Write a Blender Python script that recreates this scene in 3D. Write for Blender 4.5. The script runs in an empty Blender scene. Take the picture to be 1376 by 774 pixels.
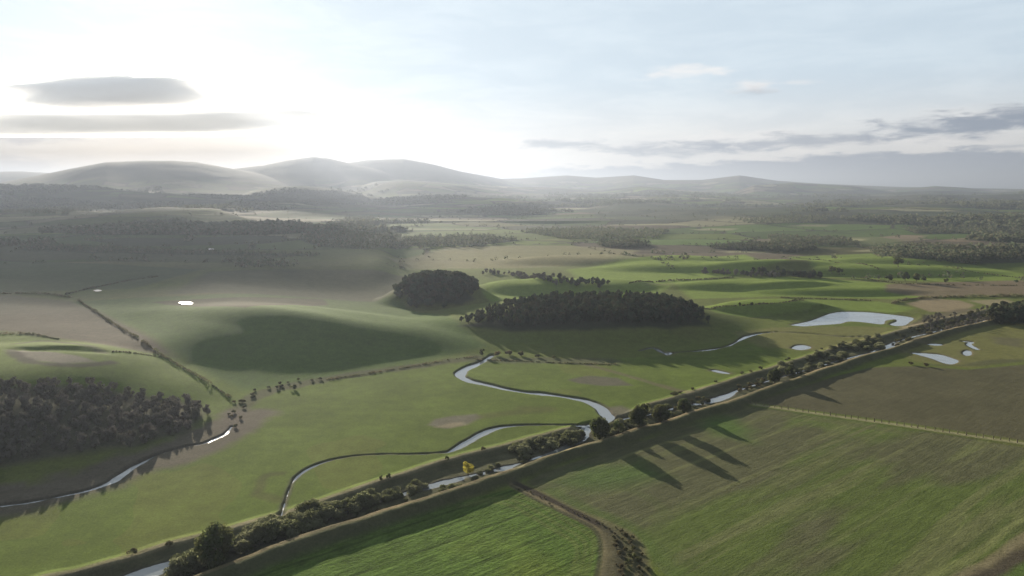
import bpy, math, random
import numpy as np

# ------------------------------------------------------------------ camera, light, exposure
scn = bpy.context.scene
C = scn.collection
R = math.radians
FPX, CX, CY, HORIZ, CAMZ = 930.0, 688.0, 387.0, 252.0, 120.0
PITCH = math.atan((CY - HORIZ) / FPX)
cam_d = bpy.data.cameras.new('camera')
cam = bpy.data.objects.new('camera', cam_d)
C.objects.link(cam)
cam.location = (0, 0, CAMZ)
cam.rotation_euler = (R(90) - PITCH, 0, 0)
cam_d.sensor_width = 36.0
cam_d.lens = 36.0 * FPX / 1376.0
cam_d.clip_start = 1.0
cam_d.clip_end = 90000.0
scn.camera = cam

SUN_AZ, SUN_EL = R(-25.5), R(10.2)      # azimuth from +Y (view direction), negative = left
SKY_STRENGTH, SUN_STRENGTH, EXPOSURE = 0.05, 5.0, 1.66
HAZE_DENSITY, HAZE_ANISO = 0.000092, 0.48

sun_d = bpy.data.lights.new('sun', 'SUN')
sun_d.energy = SUN_STRENGTH
sun_d.angle = R(0.5)
sun_d.color = (1.0, 0.90, 0.74)
sun = bpy.data.objects.new('sun', sun_d)
C.objects.link(sun)
sun.rotation_euler = (R(90) - SUN_EL, 0, -SUN_AZ + math.pi)   # light travels away from the sun direction
sun.location = (0, 0, 2000)

vs = scn.view_settings
vs.view_transform = 'Standard'
vs.look = 'None'
vs.gamma = 1.0
vs.use_curve_mapping = False
vs.exposure = EXPOSURE
scn.cycles.volume_bounces = 1
scn.cycles.max_bounces = 6
scn.cycles.diffuse_bounces = 2
scn.cycles.transparent_max_bounces = 16
scn.cycles.use_denoising = True


class NT:
    """small helper for building node trees"""
    def __init__(s, tree):
        s.t = tree

    def n(s, kind, **kw):
        nd = s.t.nodes.new(kind)
        for k, v in kw.items():
            setattr(nd, k, v)
        return nd

    def put(s, sock, v):
        if isinstance(v, bpy.types.NodeSocket):
            s.t.links.new(v, sock)
        elif v is not None:
            sock.default_value = v

    def m(s, op, a, b=None, c=None, clamp=False):
        nd = s.n('ShaderNodeMath', operation=op, use_clamp=clamp)
        s.put(nd.inputs[0], a)
        if b is not None:
            s.put(nd.inputs[1], b)
        if c is not None:
            s.put(nd.inputs[2], c)
        return nd.outputs[0]

    def ramp(s, v, lo, hi, a=0.0, b=1.0):
        nd = s.n('ShaderNodeMapRange', interpolation_type='SMOOTHSTEP')
        s.put(nd.inputs[0], v)
        s.put(nd.inputs[1], lo)
        s.put(nd.inputs[2], hi)
        s.put(nd.inputs[3], a)
        s.put(nd.inputs[4], b)
        return nd.outputs[0]

    def mix(s, f, a, b, blend='MIX'):
        nd = s.n('ShaderNodeMix', data_type='RGBA', blend_type=blend)
        s.put(nd.inputs[0], f)
        s.put(nd.inputs[6], a)
        s.put(nd.inputs[7], b)
        return nd.outputs[2]

    def noise(s, vec, scale, detail=4.0, rough=0.55, dist=0.0):
        nd = s.n('ShaderNodeTexNoise')
        s.put(nd.inputs['Vector'], vec)
        nd.inputs['Scale'].default_value = scale
        nd.inputs['Detail'].default_value = detail
        nd.inputs['Roughness'].default_value = rough
        nd.inputs['Distortion'].default_value = dist
        return nd.outputs[0]

    def vec(s, x, y, z):
        nd = s.n('ShaderNodeCombineXYZ')
        for i, v in enumerate((x, y, z)):
            s.put(nd.inputs[i], v)
        return nd.outputs[0]


# ------------------------------------------------------------------ sky with its clouds
world = bpy.data.worlds.new('World')
scn.world = world
world.use_nodes = True
wt = world.node_tree
wt.nodes.clear()
w = NT(wt)
out = w.n('ShaderNodeOutputWorld')
bg = w.n('ShaderNodeBackground')
bg.inputs[1].default_value = SKY_STRENGTH
wt.links.new(bg.outputs[0], out.inputs[0])
sky = w.n('ShaderNodeTexSky', sky_type='NISHITA')
sky.sun_disc = False
sky.sun_elevation = SUN_EL
sky.sun_rotation = SUN_AZ
sky.altitude = 100
sky.air_density = 1.0
sky.dust_density = 0.8
sky.ozone_density = 1.0
tc = w.n('ShaderNodeTexCoord')
sep = w.n('ShaderNodeSeparateXYZ')
wt.links.new(tc.outputs['Generated'], sep.inputs[0])
dx, dy, dz = sep.outputs
# azimuth and elevation of a sky direction, in degrees
az = w.m('MULTIPLY', w.m('ARCTAN2', dx, dy), 57.2958)
el = w.m('MULTIPLY', w.m('ARCSINE', dz), 57.2958)
flat = w.vec(az, w.m('MULTIPLY', el, 4.5), 0.0)
n_big = w.noise(flat, 0.11, 6.0, 0.6, 0.4)
n_fine = w.noise(flat, 0.35, 6.0, 0.62, 0.3)


def pa(px):
    return math.degrees(math.atan2((px - CX) / FPX, 1.0))


def pe(py, px=688.0):
    return math.degrees(math.atan2((HORIZ - py) / FPX, math.hypot(1, (px - CX) / FPX)))


def cloud(px, py, rx, ry, edge=0.9, tilt=0.0):
    """soft-edged mask of one cloud, broken up by noise"""
    a0, e0 = pa(px), pe(py, px)
    ra, re = rx / FPX * 57.3, ry / FPX * 57.3
    da = w.m('SUBTRACT', az, a0)
    de = w.m('SUBTRACT', w.m('SUBTRACT', el, e0), w.m('MULTIPLY', da, tilt))
    qa = w.m('POWER', w.m('ABSOLUTE', w.m('DIVIDE', da, ra)), 2.0)
    qe = w.m('POWER', w.m('ABSOLUTE', w.m('DIVIDE', de, re)), 2.0)
    d = w.m('SQRT', w.m('ADD', qa, qe))
    v = w.m('SUBTRACT', 1.0, d)
    v = w.m('ADD', v, w.m('MULTIPLY', w.m('SUBTRACT', n_fine, 0.5), 2.6))
    return w.ramp(v, 0.0, edge)


# the clear sky seen through a thin, even sheet of high cloud
hs = w.n('ShaderNodeHueSaturation')
hs.inputs['Saturation'].default_value = 0.75
wt.links.new(sky.outputs[0], hs.inputs['Color'])
col = w.mix(1.0, hs.outputs[0], (0.044, 0.042, 0.038, 1.0), 'MULTIPLY')
# the sheet is thick and bright on the sun's side, thin and deep blue overhead and behind
sx_, sy_ = math.sin(SUN_AZ), math.cos(SUN_AZ)
toward = w.m('ADD', w.m('MULTIPLY', dx, sx_), w.m('MULTIPLY', dy, sy_))
side = w.ramp(toward, -0.5, 0.45, 0.38, 1.0)
high = w.ramp(el, 17.0, 50.0, 1.0, 0.45)
low = w.ramp(el, 0.5, 9.0, 1.0, 0.0)
sheet = w.mix(low, (3.8, 4.55, 5.2, 1.0), (5.5, 5.3, 5.05, 1.0))
amt_ = w.m('MULTIPLY', side, high)
cb_ = w.n('ShaderNodeCombineColor')
for i in range(3):
    w.put(cb_.inputs[i], amt_)
col = w.mix(1.0, col, w.mix(1.0, sheet, cb_.outputs[0], 'MULTIPLY'), 'ADD')
# thin high veil: everything a little whiter, a little broken
veil = w.ramp(n_big, 0.38, 0.68, 0.0, 0.75)
veil = w.m('MULTIPLY', veil, w.ramp(el, 0.0, 22.0, 1.0, 0.55))
white = w.mix(1.0, col, (1.2, 1.16, 1.12, 1.0), 'MULTIPLY')
CLOUDS = (
    # px, py, rx, ry, opacity, tilt, colour kind
    (40, 185, 70, 9, 0.60, 0.0, 0),
    (20, 222, 90, 12, 0.50, 0.0, 0),
    (400, 186, 110, 6, 0.30, 0.0, 0),
    (745, 196, 85, 9, 0.7, 0.0, 1),
    (900, 203, 130, 13, 0.7, -0.03, 1),
    (1050, 193, 180, 13, 0.8, 0.05, 1),
    (1290, 171, 130, 20, 0.95, 0.03, 1),
    (1345, 160, 90, 18, 0.9, 0.05, 1),
    (1005, 128, 32, 8, 0.40, 0.0, 1),
    (1340, 199, 50, 4, 0.45, 0.0, 1),
)


def lit_cloud(px, py, rx, ry, op):
    return w.m('MULTIPLY', cloud(px, py, rx, ry, 1.1), op)


brights = [(910, 104, 75, 11, 0.7), (1003, 124, 38, 10, 0.75), (1060, 117, 35, 4, 0.35), (1310, 158, 110, 16, 0.55),
           (1000, 186, 190, 10, 0.5), (1230, 190, 200, 10, 0.5), (860, 182, 110, 6, 0.25), 
           (560, 200, 240, 12, 0.35)]
CLOUD_LIT = (6.6, 6.3, 6.0, 1.0)
CLOUD_SHADE_L = (3.5, 3.3, 3.3, 1.0)
CLOUD_SHADE_R = (1.65, 2.0, 2.55, 1.0)
col = w.mix(veil, col, white)
for b in brights:
    col = w.mix(lit_cloud(*b), col, CLOUD_LIT)
# long layer of grey-blue cloud low over the hills, on the right
top = w.m('ADD', w.ramp(az, -6.0, 34.0, 1.55, 2.75), w.m('MULTIPLY', w.m('SUBTRACT', n_fine, 0.5), 2.2))
band = w.ramp(w.m('SUBTRACT', top, el), 0.0, 0.55)
band = w.m('MULTIPLY', band, w.ramp(az, -9.0, 8.0, 0.0, 0.92))
col = w.mix(band, col, CLOUD_SHADE_R)
for (px, py, rx, ry, op, tl, kd) in CLOUDS:
    col = w.mix(w.m('MULTIPLY', cloud(px, py, rx, ry, 0.9, tl), op), col, CLOUD_SHADE_L if kd == 0 else CLOUD_SHADE_R)
wt.links.new(col, bg.inputs[0])


# ------------------------------------------------------------------ numeric helpers
def sstep(v, a, b):
    t = np.clip((v - a) / (b - a), 0, 1)
    return t * t * (3 - 2 * t)


def _hash(ix, iy, seed):
    h = (ix * 374761393 + iy * 668265263 + seed * 974711) & 0xffffffff
    h = ((h ^ (h >> 13)) * 1274126177) & 0xffffffff
    return ((h ^ (h >> 16)) & 0xffff) / 65535.0


def vnoise(x, y, seed=0):
    ix = np.floor(x).astype(np.int64)
    iy = np.floor(y).astype(np.int64)
    fx, fy = x - ix, y - iy
    fx = fx * fx * fx * (fx * (fx * 6 - 15) + 10)
    fy = fy * fy * fy * (fy * (fy * 6 - 15) + 10)
    a, b = _hash(ix, iy, seed), _hash(ix + 1, iy, seed)
    c, d = _hash(ix, iy + 1, seed), _hash(ix + 1, iy + 1, seed)
    return (a * (1 - fx) + b * fx) * (1 - fy) + (c * (1 - fx) + d * fx) * fy * 1.0


def fbm(x, y, lam, octaves=4, seed=0, gain=0.5):
    """-1..1 noise of wavelength lam metres"""
    s, amp, tot = 0.0, 1.0, 0.0
    c, sn = math.cos(0.6), math.sin(0.6)
    for o in range(octaves):
        s = s + amp * (2 * vnoise(x / lam + 17.3 * o, y / lam - 9.1 * o, seed + o) - 1)
        tot += amp
        amp *= gain
        lam *= 0.49
        x, y = c * x - sn * y, sn * x + c * y
    return s / tot


ct, st = math.cos(PITCH), math.sin(PITCH)


def ray(px, py):
    a, b = (np.asarray(px, float) - CX) / FPX, (CY - np.asarray(py, float)) / FPX
    return a, ct + b * st, -st + b * ct


def flat_hit(px, py, z=0.0):
    a, b, c = ray(px, py)
    t = (z - CAMZ) / c
    return np.stack([a * t, b * t], -1)


# ------------------------------------------------------------------ relief of the near and middle land (raster)
G0X, G0Y, GS, GNX, GNY = -1500.0, 60.0, 4.0, 750, 700
gx, gy = np.meshgrid(G0X + GS * np.arange(GNX), G0Y + GS * np.arange(GNY))


def poly_mask(x, y, P):
    m = np.zeros(x.shape, bool)
    n = len(P)
    for i in range(n):
        x0, y0 = P[i]
        x1, y1 = P[(i + 1) % n]
        if y0 == y1:
            continue
        c = ((y0 > y) != (y1 > y)) & (x < (x1 - x0) * (y - y0) / (y1 - y0) + x0)
        m ^= c
    return m


def line_dist(x, y, P):
    """distance to a polyline, signed side (+ right of travel), parameter along it in points"""
    best = np.full(x.shape, 1e9)
    side = np.zeros(x.shape)
    par = np.zeros(x.shape)
    for i in range(len(P) - 1):
        ax, ay = P[i]
        bx, by = P[i + 1]
        ux, uy = bx - ax, by - ay
        L2 = ux * ux + uy * uy + 1e-9
        t = np.clip(((x - ax) * ux + (y - ay) * uy) / L2, 0, 1)
        ex, ey = x - ax - t * ux, y - ay - t * uy
        d = np.sqrt(ex * ex + ey * ey)
        k = d < best
        best = np.where(k, d, best)
        side = np.where(k, np.sign(ex * uy - ey * ux), side)
        par = np.where(k, i + t, par)
    return best, side, par


def blur(a, sig):
    ky = np.fft.fftfreq(a.shape[0])[:, None]
    kx = np.fft.rfftfreq(a.shape[1])[None, :]
    return np.fft.irfft2(np.fft.rfft2(a) * np.exp(-2 * (math.pi * sig / GS) ** 2 * (kx ** 2 + ky ** 2)), a.shape)


def smooth_line(P, k=6):
    """Catmull-Rom through the points"""
    P = np.asarray(P, float)
    Q = np.vstack([2 * P[0] - P[1], P, 2 * P[-1] - P[-2]])
    o = []
    for i in range(1, len(Q) - 2):
        for j in range(k):
            t = j / k
            o.append(0.5 * (2 * Q[i] + (Q[i + 1] - Q[i - 1]) * t + (2 * Q[i - 1] - 5 * Q[i] + 4 * Q[i + 1] - Q[i + 2]) * t * t
                     + (3 * Q[i] - Q[i - 1] - 3 * Q[i + 1] + Q[i + 2]) * t ** 3))
    o.append(P[-1])
    return np.array(o)


rel = np.zeros(gx.shape)


def at(px, py, z=0.0):
    return flat_hit(px, py, z)


def bump(px, py, z, rx, ry, h, rot=0.0, p=1.0):
    global rel
    c = flat_hit(px, py, z)
    cr, sr = math.cos(rot), math.sin(rot)
    u = ((gx - c[0]) * cr + (gy - c[1]) * sr) / rx
    v = (-(gx - c[0]) * sr + (gy - c[1]) * cr) / ry
    q = np.clip(1 - (u * u + v * v) ** p, 0, 1)
    rel = rel + h * q * q * (3 - 2 * q)


# the raised ground on the left: two grassy hills in front of a broad shelf
foot_l = [flat_hit(*p) for p in [(-420, 760), (-200, 712), (-60, 672), (40, 655), (120, 640), (190, 618), (238, 590), (275, 560), (318, 540)]]
foot_a = [flat_hit(*p) for p in [(318, 540), (350, 524), (420, 512), (500, 500), (570, 488), (625, 476), (655, 466), (662, 452), (640, 438), (600, 420), (545, 405), (500, 392)]]
shelf = np.array(foot_l + foot_a[1:] + [np.array((-160.0, 900.0)), np.array((-260.0, 1500.0)), np.array((-1600.0, 3400.0)), np.array((-1900.0, 100.0))])
m = poly_mask(gx, gy, shelf).astype(float)
front = smooth_line(np.array(foot_l + foot_a[1:]), 4)
fd, _, fp_ = line_dist(gx, gy, front)
wdt = np.interp(fp_ / 4.0, [0, 6, 8.5, 10, 14, 16, 19], [95, 95, 110, 170, 185, 205, 190])
hgh = np.interp(fp_ / 4.0, [0, 8, 10, 13, 16], [18.5, 19, 21.5, 21, 18])
rel += m * hgh * sstep(fd, -8.0, wdt)
rel = blur(rel, 14.0)
# the dip that carries the hedge between the two hills
dip = np.array([flat_hit(*p) for p in [(330, 536), (300, 520)]] + [flat_hit(230, 470, 8), flat_hit(160, 430, 14), flat_hit(105, 400, 18)])
dd, _, dp = line_dist(gx, gy, dip)
rel -= 9.0 * np.exp(-(dd / 38.0) ** 2) * np.clip(1 - dp / 4.5, 0, 1) * np.clip(rel / 12.0, 0, 1)
bump(20, 486, 20, 130, 60, 4.0)
bump(470, 418, 20, 170, 70, 4.5, -0.2)
bump(80, 476, 19, 36, 10, -2.2)
# wooded knolls
bump(590, 404, 0, 72, 68, 20.0)
bump(782, 430, 0, 165, 110, 15.0)
# low smooth swells with a steep near side
bump(1035, 416, 0, 78, 36, 9.0, 0.1)
bump(1175, 424, 0, 60, 24, 3.0, 0.0)
bump(705, 388, 0, 70, 55, 9.0)
bump(800, 384, 0, 90, 60, 7.0)
bump(1010, 386, 0, 130, 40, 7.0)
bump(1120, 392, 0, 120, 40, 5.0)
bump(960, 362, 0, 200, 60, 8.0)
bump(840, 352, 0, 240, 90, 9.0)
bump(1150, 365, 0, 240, 70, 9.0)
bump(1230, 350, 0, 180, 60, 7.0)


def raster(x, y):
    fx = np.clip((x - G0X) / GS, 0, GNX - 1.001)
    fy = np.clip((y - G0Y) / GS, 0, GNY - 1.001)
    ix, iy = fx.astype(int), fy.astype(int)
    tx, ty = fx - ix, fy - iy
    r = (rel[iy, ix] * (1 - tx) + rel[iy, ix + 1] * tx) * (1 - ty) + (rel[iy + 1, ix] * (1 - tx) + rel[iy + 1, ix + 1] * tx) * ty
    return r * (y > G0Y)


RIDGES = (  # silhouette of each range as seen from the valley, distance, depth in front and behind
    (11800, 2600, ((-300, 236), (0, 231), (40, 231), (75, 233), (110, 240), (180, 250), (600, 246), (640, 241), (700, 240), (760, 236), (800, 239), (850, 236),
                   (890, 242), (940, 242), (990, 236), (1040, 243), (1100, 247), (1200, 251), (1376, 254), (1700, 250))),
    (9000, 2300, ((-300, 250), (0, 247), (50, 238), (100, 228), (150, 219), (200, 217), (240, 217), (270, 219), (315, 227), (400, 242), (460, 262))),
    (10000, 2300, ((200, 262), (315, 228), (360, 223), (390, 217), (425, 212), (445, 214), (480, 222), (540, 236), (600, 250), (640, 262))),
    (11000, 2400, ((400, 262), (440, 235), (470, 220), (500, 216), (545, 215), (580, 221), (620, 231), (660, 238), (700, 246), (760, 262))),
    (8200, 1500, ((440, 266), (470, 252), (510, 244), (545, 242), (600, 246), (660, 250), (740, 252), (800, 256), (860, 250), (920, 256), (1000, 262))),
    (6900, 1100, ((300, 272), (340, 257), (375, 251), (410, 250), (450, 253), (500, 264), (530, 272))),
    (8500, 1500, ((960, 266), (1010, 249), (1060, 246), (1100, 248), (1140, 250), (1180, 255), (1240, 262))),
    (9600, 1500, ((1100, 264), (1150, 254), (1215, 253), (1250, 250), (1290, 252), (1330, 257), (1376, 254), (1450, 250), (1700, 253))),
    (5600, 900, ((-300, 262), (0, 250), (60, 249), (130, 252), (200, 259), (300, 264), (420, 268))),
    (4300, 600, ((720, 292), (780, 279), (830, 272), (880, 272), (930, 276), (990, 290))),
    (5600, 800, ((1090, 280), (1160, 266), (1230, 261), (1300, 262), (1376, 260), (1500, 262))),
    (4600, 600, ((940, 290), (990, 276), (1040, 272), (1090, 276), (1130, 290))),
    (3300, 380, ((1040, 305), (1090, 294), (1150, 290), (1210, 296), (1260, 306))),
    (2500, 260, ((1080, 330), (1120, 318), (1165, 315), (1200, 322), (1225, 332))),
    (7200, 900, ((1090, 272), (1150, 262), (1200, 258), (1260, 256), (1330, 259), (1376, 256), (1500, 258))),
    (5200, 700, ((430, 280), (520, 268), (600, 264), (680, 266), (740, 278))),
)


def base(x, y):
    x = np.asarray(x, float)
    y = np.asarray(y, float)
    r = np.hypot(x, y)
    yy = np.maximum(y, 1.0)
    u = CX + FPX * x / yy * 1.0
    z = raster(x, y)
    # gentle swells, growing with distance
    k1 = sstep(r, 640, 1100)
    k2 = sstep(r, 1100, 3600)
    z = z + fbm(x, y, 330.0, 3, 3) * (1.0 + 3.0 * k2) * 2.6 * k1
    z = z + fbm(x * 0.8, y * 1.25, 1050.0, 4, 11) * (34.0 + 10 * sstep(u, 600, 200)) * k2
    z = z + 7.0 * k2 + 26.0 * sstep(r, 3500, 9000)
    z = z + fbm(x, y, 60.0, 3, 21) * (0.12 + 0.4 * k1 + np.clip(raster(x, y) / 60.0, 0, .3)) + fbm(x, y, 170.0, 3, 23) * 1.6 * sstep(raster(x, y), 4, 14) * (1 - .6 * k1)
    for (D, wd, prof) in RIDGES:
        pr = np.array(prof, float)
        top = np.interp(u, pr[:, 0], pr[:, 1])
        Dn = D + 0.12 * D * fbm(u, u * 0 + D, 190.0, 3, 5)
        inside = (u >= pr[0, 0]) & (u <= pr[-1, 0]) if pr[0, 0] > -250 or pr[-1, 0] < 1600 else np.ones(x.shape, bool)
        zc = CAMZ + Dn * (HORIZ - top) / FPX
        t = (y - Dn) / np.where(y < Dn, wd, wd * 1.2)
        f = np.exp(-t * t * 1.4)
        rough = 1.0 + 0.10 * fbm(x, y, 1500.0, 5, 31) * sstep(np.abs(t), 0.08, 0.7)
        zr = (zc) * f * rough
        z = np.where(inside & (y > 2500), np.maximum(z, zr), z)
    return z


# ------------------------------------------------------------------ the straight ditch between its two flood banks
left_px = [(-260, 880), (-60, 812), (60, 774), (100, 768), (173, 749), (225, 730), (303, 711), (350, 697), (382, 689), (434, 672), (512, 645), (600, 617),
           (646, 605), (707, 589), (780, 571), (842, 560), (871, 543), (940, 523), (1000, 504), (1060, 486), (1123, 466), (1167, 455),
           (1210, 444), (1260, 430), (1330, 415), (1450, 398)]
right_px = [(20, 880), (150, 820), (250, 780), (310, 757), (362, 737), (447, 708), (514, 687), (580, 668), (640, 648), (663, 640), (716, 621),
            (768, 603), (809, 593), (857, 577), (891, 569), (925, 556), (980, 540), (1048, 515), (1118, 493), (1160, 479), (1196, 468),
            (1250, 450), (1300, 437), (1376, 421), (1500, 404)]
BANK_H, LBANK_H, DITCH_Z = 2.6, 0.9, -1.7
LB = np.array([flat_hit(*p, LBANK_H) for p in left_px])
RB = np.array([flat_hit(*p, BANK_H) for p in right_px])
# tiny reeds of wander so the banks are not ruled lines
RIVERS = {   # name: (surface height, [(px, py, width m)])
    'meander': (-0.75, [(662, 478, 3), (648, 487, 4.5), (634, 493, 8), (622, 499, 9), (619, 506, 8), (632, 513, 6.5), (655, 518, 5.2), (680, 524, 4.6),
                       (705, 528, 4.2), (725, 530, 6.5), (745, 532, 4.2), (770, 536, 4.5), (792, 541, 6), (806, 548, 8), (813, 556, 8), (818, 562, 7), (806, 570, 6), (792, 573, 6)]),
    'oxbow': (-0.6, [(786, 573, 3), (760, 572, 1.0), (720, 572, 1.4), (690, 573, 3.2), (665, 577, 5.6), (645, 585, 6.8), (628, 595, 6.2), (612, 604, 4.6), (598, 609, 1.2),
                     (560, 611, .5), (500, 612, .5), (460, 616, .6), (432, 623, 2.4), (410, 633, 2.8), (396, 645, 1.0), (388, 660, .8), (383, 676, .6), (378, 694, .6)]),
    'burn': (-0.4, [(-260, 705, 3), (-80, 690, 2.6), (0, 681, 2.2), (40, 676, 1.6), (85, 667, 1.8), (125, 658, 2.2), (150, 648, 4.0), (165, 638, 4.0), (180, 628, 3.4), (196, 620, 1.8), (215, 611, 1.1),
                    (250, 601, 1.0), (272, 597, 1.4), (290, 590, 2.2), (304, 583, 1.9), (311, 574, 1.0)]),
    'brook': (-0.7, [(860, 472, 1.4), (878, 468, 2.2), (893, 475, 3.0), (915, 474, .6), (940, 472, 2.4), (958, 470, 2.6), (968, 468, .8), (980, 465, 1.4), (988, 461, .6), (997, 456, 3.4), (1010, 451, 4.0), (1040, 447, 0.9),
                     (1085, 449, 0.9), (1130, 453, 0.9), (1170, 453, 0.9)]),
    'ditch': (-1.25, [(60, 830, 7), (140, 795, 7), (200, 770, 7.5), (240, 756, 6), (270, 744, 3), (300, 735, 2), (380, 712, 2), (450, 692, 2), (520, 671, 2), (560, 659, 3.2), (575, 655, 5.5), (612, 645, 5), (626, 641, 2.4), (645, 637, 3.2), (662, 633, 2), (680, 629, 4.5), (692, 625, 1.6), (722, 615, 1.4),
                      (748, 606, 2.6), (768, 597, 3.6), (783, 587, 5.5), (790, 574, 5), (820, 567, 2.5), (870, 557, 2), (920, 546, 2), (950, 541, 4), (966, 536, 6), (980, 531, 4), (1000, 522, 1.5), (1080, 498, 1.5),
                      (1130, 484, 1.5), (1170, 474, 2), (1190, 467, 6), (1198, 464, 6), (1206, 459, 2), (1230, 452, 1.5), (1290, 438, 1.5), (1400, 413, 1.5)]),
    'inlet': (-0.35, [(1294, 459, 3.2), (1305, 460, 3.4), (1302, 463, 3.4), (1308, 467, 4.0), (1314, 470, 3.2)]),
}
PONDS = {
    'lake': (-0.35, [(1062, 437), (1090, 431), (1122, 420), (1160, 419.5), (1190, 422), (1226, 427), (1222, 433), (1216, 437), (1205, 438), (1196, 436), (1205, 432), (1202, 429), (1190, 431), (1188, 435), (1180, 435.5), (1160, 433), (1140, 432), (1128, 435), (1100, 437), (1080, 438.5)]),
    'pond_a': (-0.35, [(1063, 468), (1070, 464.5), (1080, 464), (1090, 466.5), (1086, 469), (1074, 470.5)]),
    'pond_b': (-0.35, [(954, 498), (962, 497.5), (978, 501), (980, 502.5), (968, 501.5)]),
    'pond_c': (-0.35, [(1222, 474), (1245, 475), (1265, 477), (1284, 483), (1288, 486), (1280, 489.5), (1268, 488), (1252, 482), (1236, 477.5)]),
    'pond_d': (-0.35, [(1294, 473), (1299, 471), (1305, 472.5), (1305, 477), (1298, 478), (1294, 475.5)]),
    'pond_e': (-0.35, [(1244, 462.5), (1256, 462), (1268, 463.5), (1256, 464.5)]),
    'pond_f': (-0.35, [(892, 475), (900, 473.5), (903, 475.5), (896, 477.5)]),
}
RIV = {}
for nm, (zs, pts) in RIVERS.items():
    P = smooth_line([[*flat_hit(p[0], p[1], zs), p[2]] for p in pts], 5)
    n1 = fbm(P[:, 0], P[:, 1], 11.0, 2, 44)
    P[:, 2] *= (1 + 0.22 * n1) * {'meander': .8, 'oxbow': .66, 'burn': .85}.get(nm, 1.0)
    RIV[nm] = (zs, P)
PON = {nm: (zs, smooth_line([flat_hit(px, py, zs) for px, py in pts + pts[:1]], 4)[:-1]) for nm, (zs, pts) in PONDS.items()}


def corridor(x, y):
    """signed distances to the right bank crest (+ field side) and left crest (+ meadow side)"""
    wob = fbm(x, y, 26.0, 4, 71) * 1.7
    dr, sr, _ = line_dist(x, y, RB)
    dl, sl, _ = line_dist(x, y, LB)
    return dr * sr + wob, -dl * sl + wob * 0.7


def hgt(x, y, full=False):
    """the whole relief, with ditch, banks, stream beds and ponds cut in"""
    x = np.atleast_1d(np.asarray(x, float))
    y = np.atleast_1d(np.asarray(y, float))
    z = base(x, y)
    info = np.zeros((4, x.size))
    info[0] = info[1] = info[2] = info[3] = 1e3
    k = np.nonzero((np.hypot(x, y) < 900) & (y > 60))[0]
    if k.size:
        xx, yy = x[k], y[k]
        zz = z[k].copy()
        u, v = corridor(xx, yy)
        hn = fbm(xx, yy, 9.0, 3, 72)
        bankr = (BANK_H + 0.4 * hn) * (1 - sstep(u, 0.9, 7.5))
        bankl = (LBANK_H + 0.15 * hn) * (1 - sstep(v, 0.8, 6.0))
        inr = BANK_H - np.maximum(-u - 1.6, 0) * 0.62 + 0.25 * hn
        inl = LBANK_H - np.maximum(-v - 1.0, 0) * 0.42 + 0.2 * hn
        inside = np.maximum(np.maximum(inr, inl), DITCH_Z + 0.6 + 0.35 * hn)
        zc = np.where((u < 0) & (v < 0), np.where(u < 0, inside, 0), np.where(u >= 0, np.maximum(bankr, 0), bankl))
        zz = np.where((u < 7.5) & (v < 6.0), zc + np.where((u > 0) | (v > 0), zz * np.clip(np.maximum(u / 7.5, v / 6.0), 0, 1), 0), zz)
        riv = np.full(xx.shape, 1e3)
        for nm, (zs, P) in RIV.items():
            bb = (xx > P[:, 0].min() - 12) & (xx < P[:, 0].max() + 12) & (yy > P[:, 1].min() - 12) & (yy < P[:, 1].max() + 12)
            j = np.nonzero(bb)[0]
            if not j.size:
                continue
            d, s, par = line_dist(xx[j], yy[j], P[:, :2])
            wd = np.interp(par, np.arange(len(P)), P[:, 2]) / 2
            e = d - wd + 0.5 * fbm(xx[j], yy[j], 5.0, 2, 73)
            deep = 0.45
            # the beds lie in a narrow cut bank
            cut = zs - deep + (deep + 0.05) * sstep(e, -0.6, 0.2) + np.clip(e - 0.1, 0, 99) * (0.75 if nm != 'ditch' else 0.5)
            zz[j] = np.where(e < 9, np.minimum(zz[j], np.maximum(cut, zs - deep)), zz[j])
            riv[j] = np.minimum(riv[j], e)
        pon = np.full(xx.shape, 1e3)
        for nm, (zs, P) in PON.items():
            bb = (xx > P[:, 0].min() - 25) & (xx < P[:, 0].max() + 25) & (yy > P[:, 1].min() - 25) & (yy < P[:, 1].max() + 25)
            j = np.nonzero(bb)[0]
            if not j.size:
                continue
            Pc = np.vstack([P, P[:1]])
            d, s, par = line_dist(xx[j], yy[j], Pc)
            ins = poly_mask(xx[j], yy[j], P)
            e = np.where(ins, -d, d)
            shore = zs + np.clip(e, -1.2, 99) * np.where(e < 0, 0.4, 0.16 if nm == 'lake' else 0.3)
            zz[j] = np.where(e < 14, np.where(e < 0, shore, np.minimum(zz[j], shore)), zz[j])
            pon[j] = np.minimum(pon[j], e)
        z[k] = zz
        info[0, k], info[1, k], info[2, k], info[3, k] = u, v, riv, pon
    return (z, info) if full else z


def hit(px, py):
    """where the line of sight through a photo point meets the relief"""
    px, py = np.broadcast_arrays(np.atleast_1d(np.asarray(px, float)), np.atleast_1d(np.asarray(py, float)))
    a, b, c = ray(px, py)
    ts = np.geomspace(120, 14000, 260)
    X = a[:, None] * ts
    Y = b[:, None] * ts
    Z = CAMZ + c[:, None] * ts
    H = base(X.ravel(), Y.ravel()).reshape(X.shape)
    under = Z < H
    i = np.where(under.any(1), under.argmax(1), len(ts) - 1)
    i = np.maximum(i, 1)
    ar = np.arange(len(px))
    g0 = (Z - H)[ar, i - 1]
    g1 = (Z - H)[ar, i]
    f = np.clip(g0 / (g0 - g1 + 1e-9), 0, 1)
    t = ts[i - 1] + f * (ts[i] - ts[i - 1])
    return np.stack([a * t, b * t], -1)


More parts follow.
